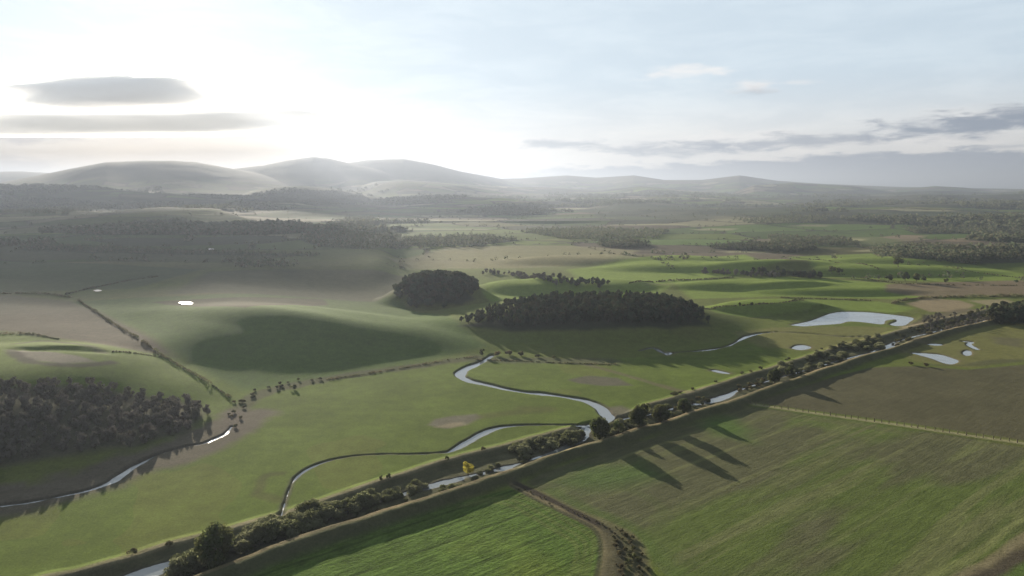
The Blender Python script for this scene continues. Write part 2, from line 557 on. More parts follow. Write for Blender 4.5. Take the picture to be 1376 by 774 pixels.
# ------------------------------------------------------------------ the ground sheet
a_in = np.linspace(-0.84, 0.84, 1330)
a_out = np.linspace(0.84, 2 * math.pi - 0.84, 120)[1:-1]
A = np.concatenate([a_in, a_out])
A = np.where(A > math.pi, A - 2 * math.pi, A)
ypx = np.arange(900, 322, -0.85)
r1 = CAMZ * FPX / (ypx - HORIZ)
r0 = np.linspace(3, r1[0] * 0.98, 14)
r2 = np.geomspace(r1[-1] * 1.004, 13500, 430)
r3 = np.geomspace(14200, 34000, 12)
RR = np.concatenate([r0, r1, r2, r3])
na, nr = len(A), len(RR)
AA, RG = np.meshgrid(A, RR)
VX = (RG * np.sin(AA)).ravel()
VY = (RG * np.cos(AA)).ravel()
VZ, INFO = hgt(VX, VY, True)
U_, V_, RIVD, POND = INFO

# ---- what grows where: albedo per vertex, plus region ids
rng = np.random.default_rng(7)
rad = np.hypot(VX, VY)
big = fbm(VX, VY, 140.0, 4, 101)
mid = fbm(VX, VY, 22.0, 4, 102)
sml = fbm(VX, VY, 4.5, 3, 103)


def c3(*a):
    return np.array(a, float)


GRASS = c3(.100, .134, .026)
GRASS_B = c3(.076, .118, .028)
OLIVE = c3(.115, .115, .040)
BROWN = c3(.130, .108, .072)
DARKBR = c3(.060, .050, .038)
TAN = c3(.27, .21, .12)
MUD = c3(.115, .100, .080)
PALE = c3(.24, .225, .125)
WOODC = c3(.030, .036, .020)

col = np.empty((VX.size, 3))
t = np.clip(0.5 + 0.9 * big, 0, 1)[:, None]
col[:] = GRASS * (1 - t) + OLIVE * t

# patchwork of far fields: jittered cells stretched along one axis
cs, sn_ = math.cos(0.35), math.sin(0.35)
wx = VX + 60 * fbm(VX, VY, 500.0, 2, 61)
wy = VY + 60 * fbm(VX, VY, 500.0, 2, 62)
fx_, fy_ = (wx * cs + wy * sn_) / 300.0, (-wx * sn_ + wy * cs) / 230.0
ix0, iy0 = np.floor(fx_).astype(np.int64), np.floor(fy_).astype(np.int64)
d1 = np.full(VX.size, 9.0)
d2 = np.full(VX.size, 9.0)
cid = np.zeros(VX.size)
cid2 = np.zeros(VX.size)
for ox in (-1, 0, 1):
    for oy in (-1, 0, 1):
        cx_, cy_ = ix0 + ox, iy0 + oy
        jx = cx_ + 0.5 + 0.42 * (2 * _hash(cx_, cy_, 5) - 1)
        jy = cy_ + 0.5 + 0.42 * (2 * _hash(cx_, cy_, 6) - 1)
        d = np.maximum(np.abs(fx_ - jx), np.abs(fy_ - jy)) * 0.75 + 0.25 * (np.abs(fx_ - jx) + np.abs(fy_ - jy))
        k = d < d1
        d2 = np.where(k, d1, np.minimum(d2, d))
        cid = np.where(k, _hash(cx_, cy_, 7), cid)
        cid2 = np.where(k, _hash(cx_, cy_, 8), cid2)
        d1 = np.where(k, d, d1)
palette = np.array([GRASS, GRASS_B, OLIVE, GRASS * 1.2, BROWN, PALE, GRASS_B * .75, c3(.20, .17, .11), OLIVE * .8, GRASS, c3(.055, .06, .035), GRASS_B * 1.15])
patch = palette[(cid * 11.999).astype(int)] * (0.60 + 0.42 * cid2)[:, None]
edge = (1 - sstep((d2 - d1) * 300, 3.0, 14.0 + rad * 0.003))[:, None]
kf = sstep(rad, 900, 1250)[:, None]
patch = patch * (1 - edge) + DARKBR * 0.7 * edge
# wooded parts of the far country
wf = fbm(VX, VY * 1.6, 700.0, 4, 91)
wmask = sstep(wf, 0.20, 0.30)[:, None]
col = col * (1 - kf) + patch * kf
# heather and rough grass on the ranges
hill = sstep(VZ, 150, 260)[:, None]
moor = c3(.085, .080, .045) * (1 + 0.35 * fbm(VX, VY, 600.0, 4, 93))[:, None]
col = col * (1 - hill) + moor * hill


def in_box(P, pad):
    return np.nonzero((VX > P[:, 0].min() - pad) & (VX < P[:, 0].max() + pad) & (VY > P[:, 1].min() - pad) & (VY < P[:, 1].max() + pad))[0]


def region(pts, soft=2.0, wob=1.5):
    """indices and 0..1 mask of a patch outlined in the photograph and laid on the relief"""
    P = hit([p[0] for p in pts], [p[1] for p in pts])
    j = in_box(P, soft * 2 + 4)
    if not j.size:
        return j, np.zeros(0)
    d, _, _ = line_dist(VX[j], VY[j], np.vstack([P, P[:1]]))
    e = np.where(poly_mask(VX[j], VY[j], P), d, -d) + wob * fbm(VX[j], VY[j], 14.0 + soft * 2, 3, 55)
    return j, sstep(e, -soft, soft)


def paint(pts, c, soft=2.0, amt=1.0, wob=1.5):
    j, mk = region(pts, soft, wob)
    mk = (mk * amt)[:, None]
    col[j] = col[j] * (1 - mk) + c * mk


def stroke(pts, c, width, amt=1.0, soft=1.0, wob=1.0, flatz=None):
    if flatz is None:
        P = hit([p[0] for p in pts], [p[1] for p in pts])
    else:
        P = np.array([flat_hit(p[0], p[1], flatz) for p in pts])
    P = smooth_line(P, 4)
    j = in_box(P, width + soft * 2 + 4)
    d, _, _ = line_dist(VX[j], VY[j], P)
    d = d + wob * fbm(VX[j], VY[j], 12.0, 3, 56)
    mk = (amt * (1 - sstep(d, width / 2 - soft / 2, width / 2 + soft)))[:, None]
    col[j] = col[j] * (1 - mk) + c * mk
    return j, d


# left hills and the shelf behind them
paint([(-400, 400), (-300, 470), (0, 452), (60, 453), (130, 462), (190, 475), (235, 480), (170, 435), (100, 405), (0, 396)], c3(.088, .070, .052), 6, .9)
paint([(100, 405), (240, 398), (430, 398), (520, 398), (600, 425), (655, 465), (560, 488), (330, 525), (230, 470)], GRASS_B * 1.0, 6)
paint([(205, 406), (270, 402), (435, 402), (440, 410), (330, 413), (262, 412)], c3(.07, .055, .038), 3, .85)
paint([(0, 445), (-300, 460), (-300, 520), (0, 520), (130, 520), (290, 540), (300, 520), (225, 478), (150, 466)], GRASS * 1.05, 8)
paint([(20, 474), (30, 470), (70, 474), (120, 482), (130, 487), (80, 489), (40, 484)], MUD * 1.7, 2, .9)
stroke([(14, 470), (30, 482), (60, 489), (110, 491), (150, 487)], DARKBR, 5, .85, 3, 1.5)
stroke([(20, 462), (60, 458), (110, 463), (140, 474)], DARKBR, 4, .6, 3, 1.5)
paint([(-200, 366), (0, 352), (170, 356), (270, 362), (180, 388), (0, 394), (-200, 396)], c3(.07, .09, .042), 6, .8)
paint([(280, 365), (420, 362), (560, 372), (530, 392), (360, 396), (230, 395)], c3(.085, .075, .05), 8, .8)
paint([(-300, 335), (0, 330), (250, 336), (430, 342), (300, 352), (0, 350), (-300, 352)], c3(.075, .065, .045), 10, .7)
paint([(520, 345), (600, 332), (760, 330), (860, 336), (820, 350), (700, 360), (560, 362)], c3(.20, .18, .095), 10, .8)
paint([(650, 395), (655, 380), (720, 372), (800, 376), (900, 384), (880, 396), (700, 402)], GRASS * 1.5, 6)
paint([(760, 362), (870, 345), (1000, 342), (1060, 350), (960, 372), (860, 380), (790, 375)], GRASS * 1.6, 8)
paint([(900, 378), (1060, 372), (1190, 380), (1290, 395), (1200, 402), (1040, 398), (930, 402)], GRASS * 1.5, 6)
paint([(1060, 345), (1180, 340), (1300, 352), (1376, 368), (1376, 380), (1240, 378), (1100, 372)], GRASS * 1.4, 8)
paint([(1190, 382), (1376, 376), (1500, 376), (1500, 392), (1376, 396), (1260, 399), (1190, 392)], c3(.15, .115, .078), 4, .9)
paint([(1218, 408), (1245, 400), (1290, 404), (1310, 410), (1290, 420), (1250, 419)], c3(.24, .19, .12), 3, .9)
paint([(1300, 404), (1350, 402), (1365, 406), (1330, 411)], c3(.25, .21, .13), 3, .8)
paint([(940, 412), (1080, 402), (1180, 405), (1230, 414), (1200, 419), (1100, 416), (960, 420)], GRASS * 1.35, 4)
paint([(985, 446), (1040, 440), (1130, 438), (1205, 440), (1170, 462), (1100, 472), (1020, 466)], OLIVE * 1.2, 5)
paint([(1000, 332), (1060, 318), (1180, 312), (1220, 330)], GRASS_B * .9, 20, .6)
for (x0, y0, wd_, ht_, cc) in ((1130, 322, 70, 4, PALE), (1215, 318, 60, 5, c3(.19, .14, .10)), (1310, 322, 90, 5, c3(.20, .15, .10)), (1330, 334, 80, 4, c3(.20, .16, .10)),
                               (870, 302, 120, 2, PALE), (1000, 338, 70, 3, PALE * 1.2), (1090, 327, 60, 3, GRASS * 1.3), (960, 308, 60, 3, PALE), (600, 308, 130, 1.6, PALE),
                               (290, 277, 60, 1.5, PALE), (290, 288, 50, 2, PALE * 1.1), (280, 298, 50, 2, PALE), (430, 297, 60, 2.5, PALE), (130, 272, 50, 1.6, GRASS * 1.4),
                               (1170, 337, 60, 3, PALE), (660, 270, 90, 2, GRASS * 1.3), (560, 262, 60, 1.5, PALE), (1085, 303, 60, 3, PALE), (760, 322, 80, 2, OLIVE * 1.3)):
    paint([(x0 - wd_ / 2, y0 + ht_ * .2), (x0 - wd_ * .1, y0 - ht_ / 2), (x0 + wd_ / 2, y0 - ht_ * .3), (x0 + wd_ * .4, y0 + ht_ / 2), (x0 - wd_ * .3, y0 + ht_ / 2)], cc, 12, .8, 8)
for q in ([(1050, 262), (1120, 257), (1230, 256), (1376, 258), (1480, 260), (1480, 276), (1300, 279), (1160, 280), (1080, 274)], [(770, 282), (820, 274), (880, 272), (940, 277), (985, 288), (940, 296), (820, 295)],
          [(940, 286), (1000, 277), (1060, 275), (1120, 284), (1060, 292), (980, 292)], [(0, 262), (100, 259), (200, 268), (330, 272), (320, 284), (150, 290), (0, 284), (-100, 275)],
          [(300, 262), (380, 256), (440, 257), (520, 268), (420, 276), (320, 272)], [(1180, 286), (1300, 283), (1480, 284), (1480, 294), (1300, 296), (1200, 294)]):
    paint(q, c3(.038, .046, .028), 40, .8, 30)
# leaf litter under the woods
for q in ([(-100, 528), (0, 521), (130, 522), (190, 534), (262, 543), (280, 556), (250, 580), (180, 600), (60, 614), (-100, 640)], ):
    paint(q, c3(.095, .085, .065), 5, .85, 4)
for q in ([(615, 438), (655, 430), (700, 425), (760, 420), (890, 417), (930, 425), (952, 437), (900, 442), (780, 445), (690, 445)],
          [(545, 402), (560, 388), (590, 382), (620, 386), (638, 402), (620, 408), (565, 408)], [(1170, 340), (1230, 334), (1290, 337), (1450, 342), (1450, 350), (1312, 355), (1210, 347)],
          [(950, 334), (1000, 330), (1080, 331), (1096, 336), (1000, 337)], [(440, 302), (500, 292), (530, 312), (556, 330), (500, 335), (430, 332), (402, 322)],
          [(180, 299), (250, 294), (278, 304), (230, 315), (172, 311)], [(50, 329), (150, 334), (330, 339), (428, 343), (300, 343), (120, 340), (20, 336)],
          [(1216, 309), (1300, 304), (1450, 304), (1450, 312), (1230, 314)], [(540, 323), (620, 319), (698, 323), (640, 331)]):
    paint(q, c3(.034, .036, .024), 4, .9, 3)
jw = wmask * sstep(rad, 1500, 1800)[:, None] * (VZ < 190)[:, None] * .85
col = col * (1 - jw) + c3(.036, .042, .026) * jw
# floodplain meadow
mead = [(-300, 760), (-60, 700), (60, 675), (200, 622), (310, 580), (335, 545), (420, 517), (520, 503), (640, 482), (760, 484), (940, 478), (1010, 462),
        (1060, 486), (1000, 506), (870, 546), (800, 566), (646, 604), (512, 644), (430, 672), (300, 710), (100, 768), (-60, 812)]
j_me, m_me = region(mead, 3, 0.5)
mt_ = m_me[:, None]
gm = GRASS * (1 + .16 * big[j_me] + .12 * mid[j_me])[:, None] + c3(.012, 0, .004) * (big[j_me] > 0)[:, None]
col[j_me] = col[j_me] * (1 - mt_) + gm * mt_
stroke([(640, 480), (560, 492), (480, 503), (420, 513), (360, 526), (330, 542), (318, 560), (312, 575)], c3(.075, .070, .042), 9, .8, 4, 3)
stroke([(330, 560), (270, 596), (200, 618), (140, 640), (60, 664), (-60, 682)], c3(.120, .100, .080), 26, .9, 6, 5)
stroke([(640, 484), (720, 484), (820, 486)], c3(.07, .07, .045), 12, .7, 6, 4)
for pts, cc in (([(575, 571), (585, 563), (610, 558), (640, 556), (650, 560), (630, 570), (600, 576)], MUD * 1.25), ([(763, 510), (790, 505), (830, 508), (850, 518), (810, 519), (780, 515)], MUD * .9),
                ([(585, 574), (602, 569), (622, 567), (628, 571), (606, 575)], c3(.24, .20, .13))):
    paint(pts, cc, 2, .85)
stroke([(648, 560), (700, 553), (740, 550), (700, 548)], OLIVE * .75, 5, .6, 4, 2)
stroke([(790, 490), (850, 507), (905, 523), (930, 528)], c3(.13, .115, .065), 4, .8, 2, 1.5)
paint([(812, 548), (835, 545), (850, 552), (838, 562), (820, 562)], MUD * 1.2, 3, .8)
stroke([(346, 660), (356, 640), (380, 636)], OLIVE * .7, 3, .7, 2, 1)
stroke([(346, 664), (375, 672)], OLIVE * .8, 4, .6, 2, 1)
# rough ground round the ponds on the right
paint([(1200, 470), (1240, 455), (1290, 442), (1376, 432), (1500, 430), (1500, 490), (1376, 484), (1300, 494), (1230, 486)], OLIVE * 1.15, 5)
paint([(1225, 489), (1260, 492), (1320, 492), (1376, 486), (1376, 482), (1320, 484), (1290, 490)], c3(.065, .065, .04), 3, .6)
paint([(1196, 448), (1230, 432), (1262, 420), (1300, 414), (1340, 418), (1320, 436), (1280, 448), (1230, 458)], c3(.125, .105, .068), 4, .85, 4)
for q in ([(1212, 440), (1240, 436), (1262, 438)], [(1236, 452), (1262, 447), (1290, 444)], [(1262, 430), (1290, 425), (1308, 427)], [(1206, 455), (1230, 449), (1250, 446)]):
    stroke(q, c3(.27, .22, .14), 4, .8, 2, 2)
paint([(1330, 452), (1376, 455), (1376, 468), (1340, 462)], c3(.10, .09, .06), 4, .6)

# the three fields beyond the bank
f_fal = [(1010, 541), (1060, 525), (1120, 506), (1170, 494), (1230, 492), (1300, 497), (1376, 490), (1560, 486), (1620, 628), (1376, 592), (1200, 566)]
f_str = [(705, 648), (730, 634), (820, 604), (870, 590), (940, 566), (1005, 545), (1180, 570), (1376, 601), (1700, 650), (1600, 690), (1420, 690), (1376, 716), (1330, 744), (1290, 776), (1240, 830),
         (960, 830), (900, 780), (868, 745), (850, 722), (820, 706), (760, 680)]
f_crop = [(60, 850), (200, 802), (362, 752), (470, 718), (640, 668), (688, 657), (740, 684), (785, 705), (806, 724), (808, 745), (795, 780), (760, 860), (300, 960)]
ROW = c3(.79, .61)
ru = VX * ROW[0] + VY * ROW[1]
rv = -VX * ROW[1] + VY * ROW[0]
j, mk = region(f_fal, 1.5, .4)
j_fal, m_fal = j, mk
cc = c3(.088, .082, .046) * (1 + .10 * fbm(ru[j] / 4, rv[j], 30.0, 3, 81) + .05 * mid[j])[:, None]
col[j] = col[j] * (1 - mk[:, None]) + cc * mk[:, None]
j, mk = region(f_str, 1.5, .4)
j_str, m_str = j, mk
s1 = fbm(ru[j] / 7.0, rv[j], 13.0, 4, 82)
s2 = fbm(ru[j] / 2.2, rv[j] / 1.0, 60.0, 3, 83)
near = 1 - sstep(rv[j], 95, 215)
gr = sstep(s2 * 1.1 + s1 * 0.8 + near * 0.34 - .06, 0.02, 0.52)
gr = .12 + .58 * gr
cc = c3(.092, .088, .050) * (1 - gr)[:, None] + c3(.090, .130, .026) * gr[:, None]
fl = sstep(fbm(ru[j] / 18.0, rv[j], 7.0, 3, 84), .22, .48) * (.45 + .4 * near)
cc = cc * (1 - fl)[:, None] + c3(.125, .135, .055) * fl[:, None]
# tramlines: pairs of wheel marks every so often
tr = np.abs((rv[j] + 1.0 * fbm(ru[j], rv[j], 40, 2, 86)) % 24.0 - 12.0)
tl = (1 - sstep(tr, .7, 1.5)) * (0.5 + .75 * fbm(ru[j] / 3, rv[j], 40, 2, 85)) + (1 - sstep(np.abs(tr - 5.5), .3, .8)) * (.1 + .8 * fbm(ru[j] / 2, rv[j], 30, 2, 185))
cc = cc * (1 - np.clip(tl, 0, 1))[:, None] + c3(.13, .135, .06) * np.clip(tl, 0, 1)[:, None]
col[j] = col[j] * (1 - mk[:, None]) + cc * mk[:, None]
# headlands: tracks that bend round the field's corner
stroke([(1000, 548), (1180, 576), (1376, 606), (1600, 645)], c3(.105, .105, .05), 5, .5, 3, 1)
stroke([(742, 660), (800, 690), (850, 712), (880, 742), (910, 772), (940, 800)], c3(.080, .115, .030), 5, .7, 4, 1.5)
stroke([(776, 668), (830, 655), (890, 680), (885, 710), (905, 750), (990, 772)], c3(.085, .105, .036), 3, .4, 3, 1.5)
paint([(940, 560), (985, 562), (1020, 578), (1005, 592), (960, 585), (935, 572)], c3(.066, .118, .024), 8, .8, 5)
paint([(745, 648), (800, 628), (860, 618), (900, 640), (850, 650), (780, 655)], c3(.066, .115, .026), 8, .7, 5)
j, mk = region(f_crop, 1.2, .4)
j_crop, m_crop = j, mk
s1 = fbm(ru[j] / 4.0, rv[j], 5.0, 3, 87)
s2 = fbm(ru[j], rv[j], 45.0, 3, 88)
cc = c3(.078, .124, .026) * (1 + .22 * s2 + .12 * s1)[:, None] + c3(.02, .004, .0) * sstep(s2, .1, .6)[:, None]
tr = np.abs(rv[j] % 18.0 - 9.0)
cc = cc * (1 - .35 * (1 - sstep(tr, .3, 1.0)))[:, None]
col[j] = col[j] * (1 - mk[:, None]) + cc * mk[:, None]
hd = [(640, 672), (700, 668), (760, 700), (795, 722), (796, 745), (780, 790)]
for off in (0, 7, 14):
    stroke([(x - off * 1.6, y + off * .6) for x, y in hd], c3(.10, .125, .036), 1.6, .7, 1, .4)
# strip between the fields, its ditch and its tangle
stroke([(690, 650), (730, 668), (775, 690), (815, 706), (845, 722), (858, 745), (866, 790)], c3(.14, .13, .065), 5, .9, 2, 1)
stroke([(692, 652), (740, 676), (790, 700), (813, 716), (818, 745), (810, 800)], c3(.175, .145, .085), 4.2, .9, 1.5, .8)
stroke([(688, 653), (730, 677), (780, 700), (802, 716), (806, 745), (796, 800)], c3(.05, .05, .03), 1.3, .8, 1, .6)
stroke([(694, 650), (736, 670), (782, 693), (812, 709), (832, 728), (834, 760), (828, 810)], DARKBR * .7, 2.6, .95, 1, .9)
paint([(808, 706), (842, 716), (864, 738), (872, 774), (880, 830), (806, 830), (812, 770), (822, 742)], c3(.075, .070, .042), 2, .75, 2)
# strip with the fence between the two right-hand fields
stroke([(1003, 542), (1100, 556), (1200, 570), (1300, 585), (1376, 596), (1600, 632)], c3(.25, .235, .125), 3.4, .95, 1, .4)
# bottom right corner bank
paint([(1376, 716), (1440, 690), (1700, 640), (1700, 900), (1200, 900), (1262, 790), (1310, 762), (1350, 738)], c3(.125, .105, .062), 2, .9)
stroke([(1180, 806), (1262, 768), (1322, 738), (1376, 697), (1500, 640)], c3(.17, .185, .07), 2.0, .8, 1.2, .6)
stroke([(1240, 806), (1300, 772), (1350, 742), (1376, 722), (1500, 665)], c3(.20, .17, .10), 3.0, .7, 1.2, 1)
stroke([(1280, 800), (1330, 775), (1376, 748), (1500, 690)], DARKBR, 5, .8, 2, 2)
stroke([(1330, 800), (1376, 770), (1500, 705)], GRASS_B, 5, .9, 2, 1)
# the ditch corridor: pale crest of dead grass, rough slopes, mud
k = np.nonzero((np.abs(U_) < 12) | (np.abs(V_) < 10) | ((U_ < 0) & (V_ < 0)))[0]
uu, vv = U_[k], V_[k]
inside = (uu < 0) & (vv < 0)
cc = col[k].copy()


def mixm(c0, c1, mk):
    mk = np.clip(mk, 0, 1)[:, None]
    return c0 * (1 - mk) + c1 * mk


tuft = .5 + .5 * fbm(VX[k], VY[k], 5.0, 3, 66)
cc = mixm(cc, c3(.080, .078, .045) * (0.8 + .5 * tuft)[:, None], np.where(inside, 0.95, 0))
cc = mixm(cc, c3(.082, .080, .048), (1 - sstep(uu, 4.0, 8.5)) * (uu > -1) * .85)
cc = mixm(cc, TAN * (0.75 + .5 * tuft)[:, None], (1 - sstep(np.abs(uu + 1.4), .9, 2.2)) * (.55 + .6 * mid[k]))
cc = mixm(cc, c3(.21, .185, .11) * (0.8 + .4 * tuft)[:, None], (1 - sstep(np.abs(vv + .2), .8, 2.6)) * (.8 + .5 * mid[k]))
col[k] = cc
# wet margins
wet = np.minimum(RIVD, POND)
mk = (1 - sstep(wet, 0.3, 2.2)) * .75
col = mixm(col, MUD * .62, mk)
mk = (1 - sstep(POND, .5, 6.0)) * .35
col = mixm(col, c3(.13, .11, .065), mk)
uu0 = CX + FPX * VX / np.maximum(VY, 1)  # far-left land painted darker here, standing in for cloud and hill shade
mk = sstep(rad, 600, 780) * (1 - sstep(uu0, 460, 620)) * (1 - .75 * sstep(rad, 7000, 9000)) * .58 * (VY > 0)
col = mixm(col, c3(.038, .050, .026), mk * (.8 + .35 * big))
# ordinary small variety everywhere
col *= (1 + .09 * mid + .08 * sml)[:, None] * (1 + .05 * rng.standard_normal((VX.size, 1)) * np.clip(300 / rad, 0, 1)[:, None])
col = np.clip(col, .01, .8)

# region of each face
reg = np.zeros(VX.size, np.int8)
reg[rad > 6200] = 5
reg[j_me[m_me > .5]] = 1
reg[j_crop[m_crop > .5]] = 2
reg[j_str[m_str > .5]] = 3
reg[j_fal[m_fal > .5]] = 4
reg[(U_ < 6.5) & (V_ < 5.0)] = 6
names = {0: 'ground', 1: 'meadow', 2: 'crop_field', 3: 'striped_field', 4: 'brown_field', 5: 'hills', 6: 'flood_bank'}

ii = np.arange(nr - 1)[:, None] * na
jj = np.arange(na)[None, :]
jn = (jj + 1) % na
quad = np.stack([ii + jj, ii + jn, ii + na + jn, ii + na + jj], -1).reshape(-1, 4)
freg = reg[quad[:, 0]]
co_all = np.stack([VX, VY, VZ], -1)
# vertex normals of the whole sheet, so that seams between regions do not show
p0, p1, p2, p3 = (co_all[quad[:, q]] for q in range(4))
fn = np.cross(p2 - p0, p1 - p3)
fn *= np.sign(fn[:, 2:3])
fn /= np.linalg.norm(fn, axis=1, keepdims=True) + 1e-12
vn = np.zeros_like(co_all)
for q in range(4):
    for ax in range(3):
        vn[:, ax] += np.bincount(quad[:, q], fn[:, ax], len(vn))
vn /= np.linalg.norm(vn, axis=1, keepdims=True) + 1e-12


def raw_mesh(name, co, faces, fsize=4, smooth=True):
    me = bpy.data.meshes.new(name)
    nf = len(faces)
    me.vertices.add(len(co))
    me.vertices.foreach_set('co', np.asarray(co, np.float32).ravel())
    me.loops.add(nf * fsize)
    me.loops.foreach_set('vertex_index', np.asarray(faces, np.int32).ravel())
    me.polygons.add(nf)
    me.polygons.foreach_set('loop_start', np.arange(0, nf * fsize, fsize, dtype=np.int32))
    me.polygons.foreach_set('use_smooth', np.full(nf, smooth))
    me.update(calc_edges=True)
    return me


def link(name, me, mat=None, parent=None):
    o = bpy.data.objects.new(name, me)
    C.objects.link(o)
    if mat is not None:
        me.materials.append(mat)
    if parent is not None:
        o.parent = parent
    return o


def tag(o, label=None, cat=None, group=None, kind=None):
    for k_, v_ in (('label', label), ('category', cat), ('group', group), ('kind', kind)):
        if v_:
            o[k_] = v_
    return o


# ------------------------------------------------------------------ materials
def new_mat(name):
    mt = bpy.data.materials.new(name)
    mt.use_nodes = True
    mt.node_tree.nodes.clear()
    return mt, NT(mt.node_tree)


def ground_mat(name, rows=0.0, var=0.25, tuft=1.0, bump_s=0.5):
    """albedo from the sheet's own colour layer, broken up by grass tufts; rows = spacing of drill rows in metres"""
    mt, t = new_mat(name)
    o = t.n('ShaderNodeOutputMaterial')
    b = t.n('ShaderNodeBsdfPrincipled')
    b.inputs['Roughness'].default_value = 1.0
    b.inputs['Specular IOR Level'].default_value = 0.02
    at_ = t.n('ShaderNodeAttribute', attribute_name='albedo')
    tc_ = t.n('ShaderNodeTexCoord')
    P = tc_.outputs['Object']
    n1 = t.noise(P, 0.9 * tuft, 5.0, .7)
    n2 = t.noise(P, 0.16, 4.0, .6)
    f = t.m('ADD', t.m('MULTIPLY', t.m('SUBTRACT', n1, .5), var * 2.4), t.m('MULTIPLY', t.m('SUBTRACT', n2, .5), var * 1.6))
    hh = n1
    if rows:
        mp = t.n('ShaderNodeMapping')
        mp.inputs['Rotation'].default_value = (0, 0, -math.atan2(ROW[1], ROW[0]))
        t.t.links.new(P, mp.inputs[0])
        mp2 = t.n('ShaderNodeMapping')
        mp2.inputs['Scale'].default_value = (0.16, 1.0, 1.0)
        t.t.links.new(mp.outputs[0], mp2.inputs[0])
        n3 = t.noise(mp2.outputs[0], 1.0 / rows, 4.0, .65, .2)
        f = t.m('ADD', f, t.m('MULTIPLY', t.m('SUBTRACT', n3, .5), var * 2.6))
        hh = t.m('ADD', n1, t.m('MULTIPLY', n3, 1.2))
    sc = t.m('ADD', 1.0, f)
    cb = t.n('ShaderNodeCombineColor')
    for i in range(3):
        t.put(cb.inputs[i], sc)
    t.put(b.inputs['Base Color'], t.mix(1.0, at_.outputs['Color'], cb.outputs[0], 'MULTIPLY'))
    bp = t.n('ShaderNodeBump')
    bp.inputs['Strength'].default_value = bump_s
    bp.inputs['Distance'].default_value = 0.35
    t.put(bp.inputs['Height'], hh)
    t.put(b.inputs['Normal'], bp.outputs[0])
    t.put(o.inputs[0], b.outputs[0])
    return mt


mats = {0: ground_mat('rough_pasture', 0, .34, .8, .6), 1: ground_mat('meadow_grass', 0, .34, 1.0, .5), 2: ground_mat('drilled_crop', 1.9, .62, 1.0, 1.0),
        3: ground_mat('stubble_and_weed', 2.4, .30, 1.2, .5), 4: ground_mat('fallow_soil', 3.0, .18, 1.0, .35), 5: ground_mat('moor', 0, .1, .05, .2), 6: ground_mat('bank_grass', 0, .40, 1.0, .7)}
GLAB = {}
for rid in names:
    fs = quad[freg == rid]
    used, inv = np.unique(fs, return_inverse=True)
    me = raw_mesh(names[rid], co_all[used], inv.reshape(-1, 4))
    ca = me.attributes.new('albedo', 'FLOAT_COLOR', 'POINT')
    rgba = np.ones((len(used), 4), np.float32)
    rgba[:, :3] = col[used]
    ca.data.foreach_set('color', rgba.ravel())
    me.normals_split_custom_set_from_vertices(vn[used].astype(np.float32))
    tag(link(names[rid], me, mats[rid]), kind='structure')
del p0, p1, p2, p3, fn

# ------------------------------------------------------------------ water
mt_w, t = new_mat('still_water')
o_ = t.n('ShaderNodeOutputMaterial')
b_ = t.n('ShaderNodeBsdfPrincipled')
b_.inputs['Base Color'].default_value = (.17, .18, .18, 1)
b_.inputs['Roughness'].default_value = .05
b_.inputs['IOR'].default_value = 1.85
tcw = t.n('ShaderNodeTexCoord')
bw = t.n('ShaderNodeBump')
bw.inputs['Strength'].default_value = .35
bw.inputs['Distance'].default_value = .08
t.put(bw.inputs['Height'], t.noise(tcw.outputs['Object'], 1.2, 3.0, .6))
t.put(b_.inputs['Normal'], bw.outputs[0])
t.put(b_.inputs['Roughness'], t.ramp(t.noise(tcw.outputs['Object'], 0.09, 4.0, .6, .5), .40, .62, .03, .22))
t.put(o_.inputs[0], b_.outputs[0])

WN = {'meander': 'river', 'oxbow': 'stream', 'burn': 'stream', 'brook': 'stream', 'ditch': 'canal', 'inlet': 'stream'}
for nm, (zs, P) in RIV.items():
    d = np.gradient(P[:, :2], axis=0)
    d /= np.linalg.norm(d, axis=1, keepdims=True)
    nn_ = np.stack([-d[:, 1], d[:, 0]], -1)
    hw = (P[:, 2] / 2 + .12)[:, None]
    Lp, Rp = P[:, :2] + nn_ * hw, P[:, :2] - nn_ * hw
    n = len(P)
    co = np.zeros((2 * n, 3))
    co[:n, :2], co[n:, :2], co[:, 2] = Lp, Rp, zs
    if nm == 'ditch':
        co[:, 2] = zs - .02
    if nm in ('oxbow', ):
        co[:, 2] -= .004
    i_ = np.arange(n - 1)
    me = raw_mesh(WN[nm], co, np.stack([i_ + n, i_ + n + 1, i_ + 1, i_], -1))
    tag(link(WN[nm], me, mt_w), kind='structure')
for nm, (zs, P) in PON.items():
    me = bpy.data.meshes.new('pond')
    me.from_pydata([(p[0], p[1], zs) for p in P], [], [list(range(len(P)))])
    if me.polygons[0].normal.z < 0:
        me.flip_normals()
    tag(link('lake' if nm == 'lake' else 'pond', me, mt_w), kind='structure')
# small sheets of wind-ruffled water high on the left-hand shelf
mt_hp, t = new_mat('ruffled_water')
o_ = t.n('ShaderNodeOutputMaterial')
b_ = t.n('ShaderNodeBsdfPrincipled')
b_.inputs['Base Color'].default_value = (.20, .21, .21, 1)
b_.inputs['Roughness'].default_value = .45
b_.inputs['IOR'].default_value = 1.333
t.put(o_.inputs[0], b_.outputs[0])
for pts in ([(240, 407.7), (248, 406.5), (259, 407.7), (255, 409.2), (244, 409)], [(125, 390.5), (132, 389.5), (137, 391), (130, 392.3)], [(279, 335), (283, 334), (288, 335), (283, 336.4)],
            [(196, 258.6), (206, 258), (216, 258.6), (206, 259.6)]):
    P = hit([p[0] for p in pts], [p[1] for p in pts])
    zz = float(hgt(P[:, 0], P[:, 1]).max()) + .25
    P = smooth_line(np.vstack([P, P[:1]]), 3)[:-1]
    me = bpy.data.meshes.new('pond')
    me.from_pydata([(p[0], p[1], zz) for p in P], [], [list(range(len(P)))])
    if me.polygons[0].normal.z < 0:
        me.flip_normals()
    tag(link('pond', me, mt_hp), kind='structure')

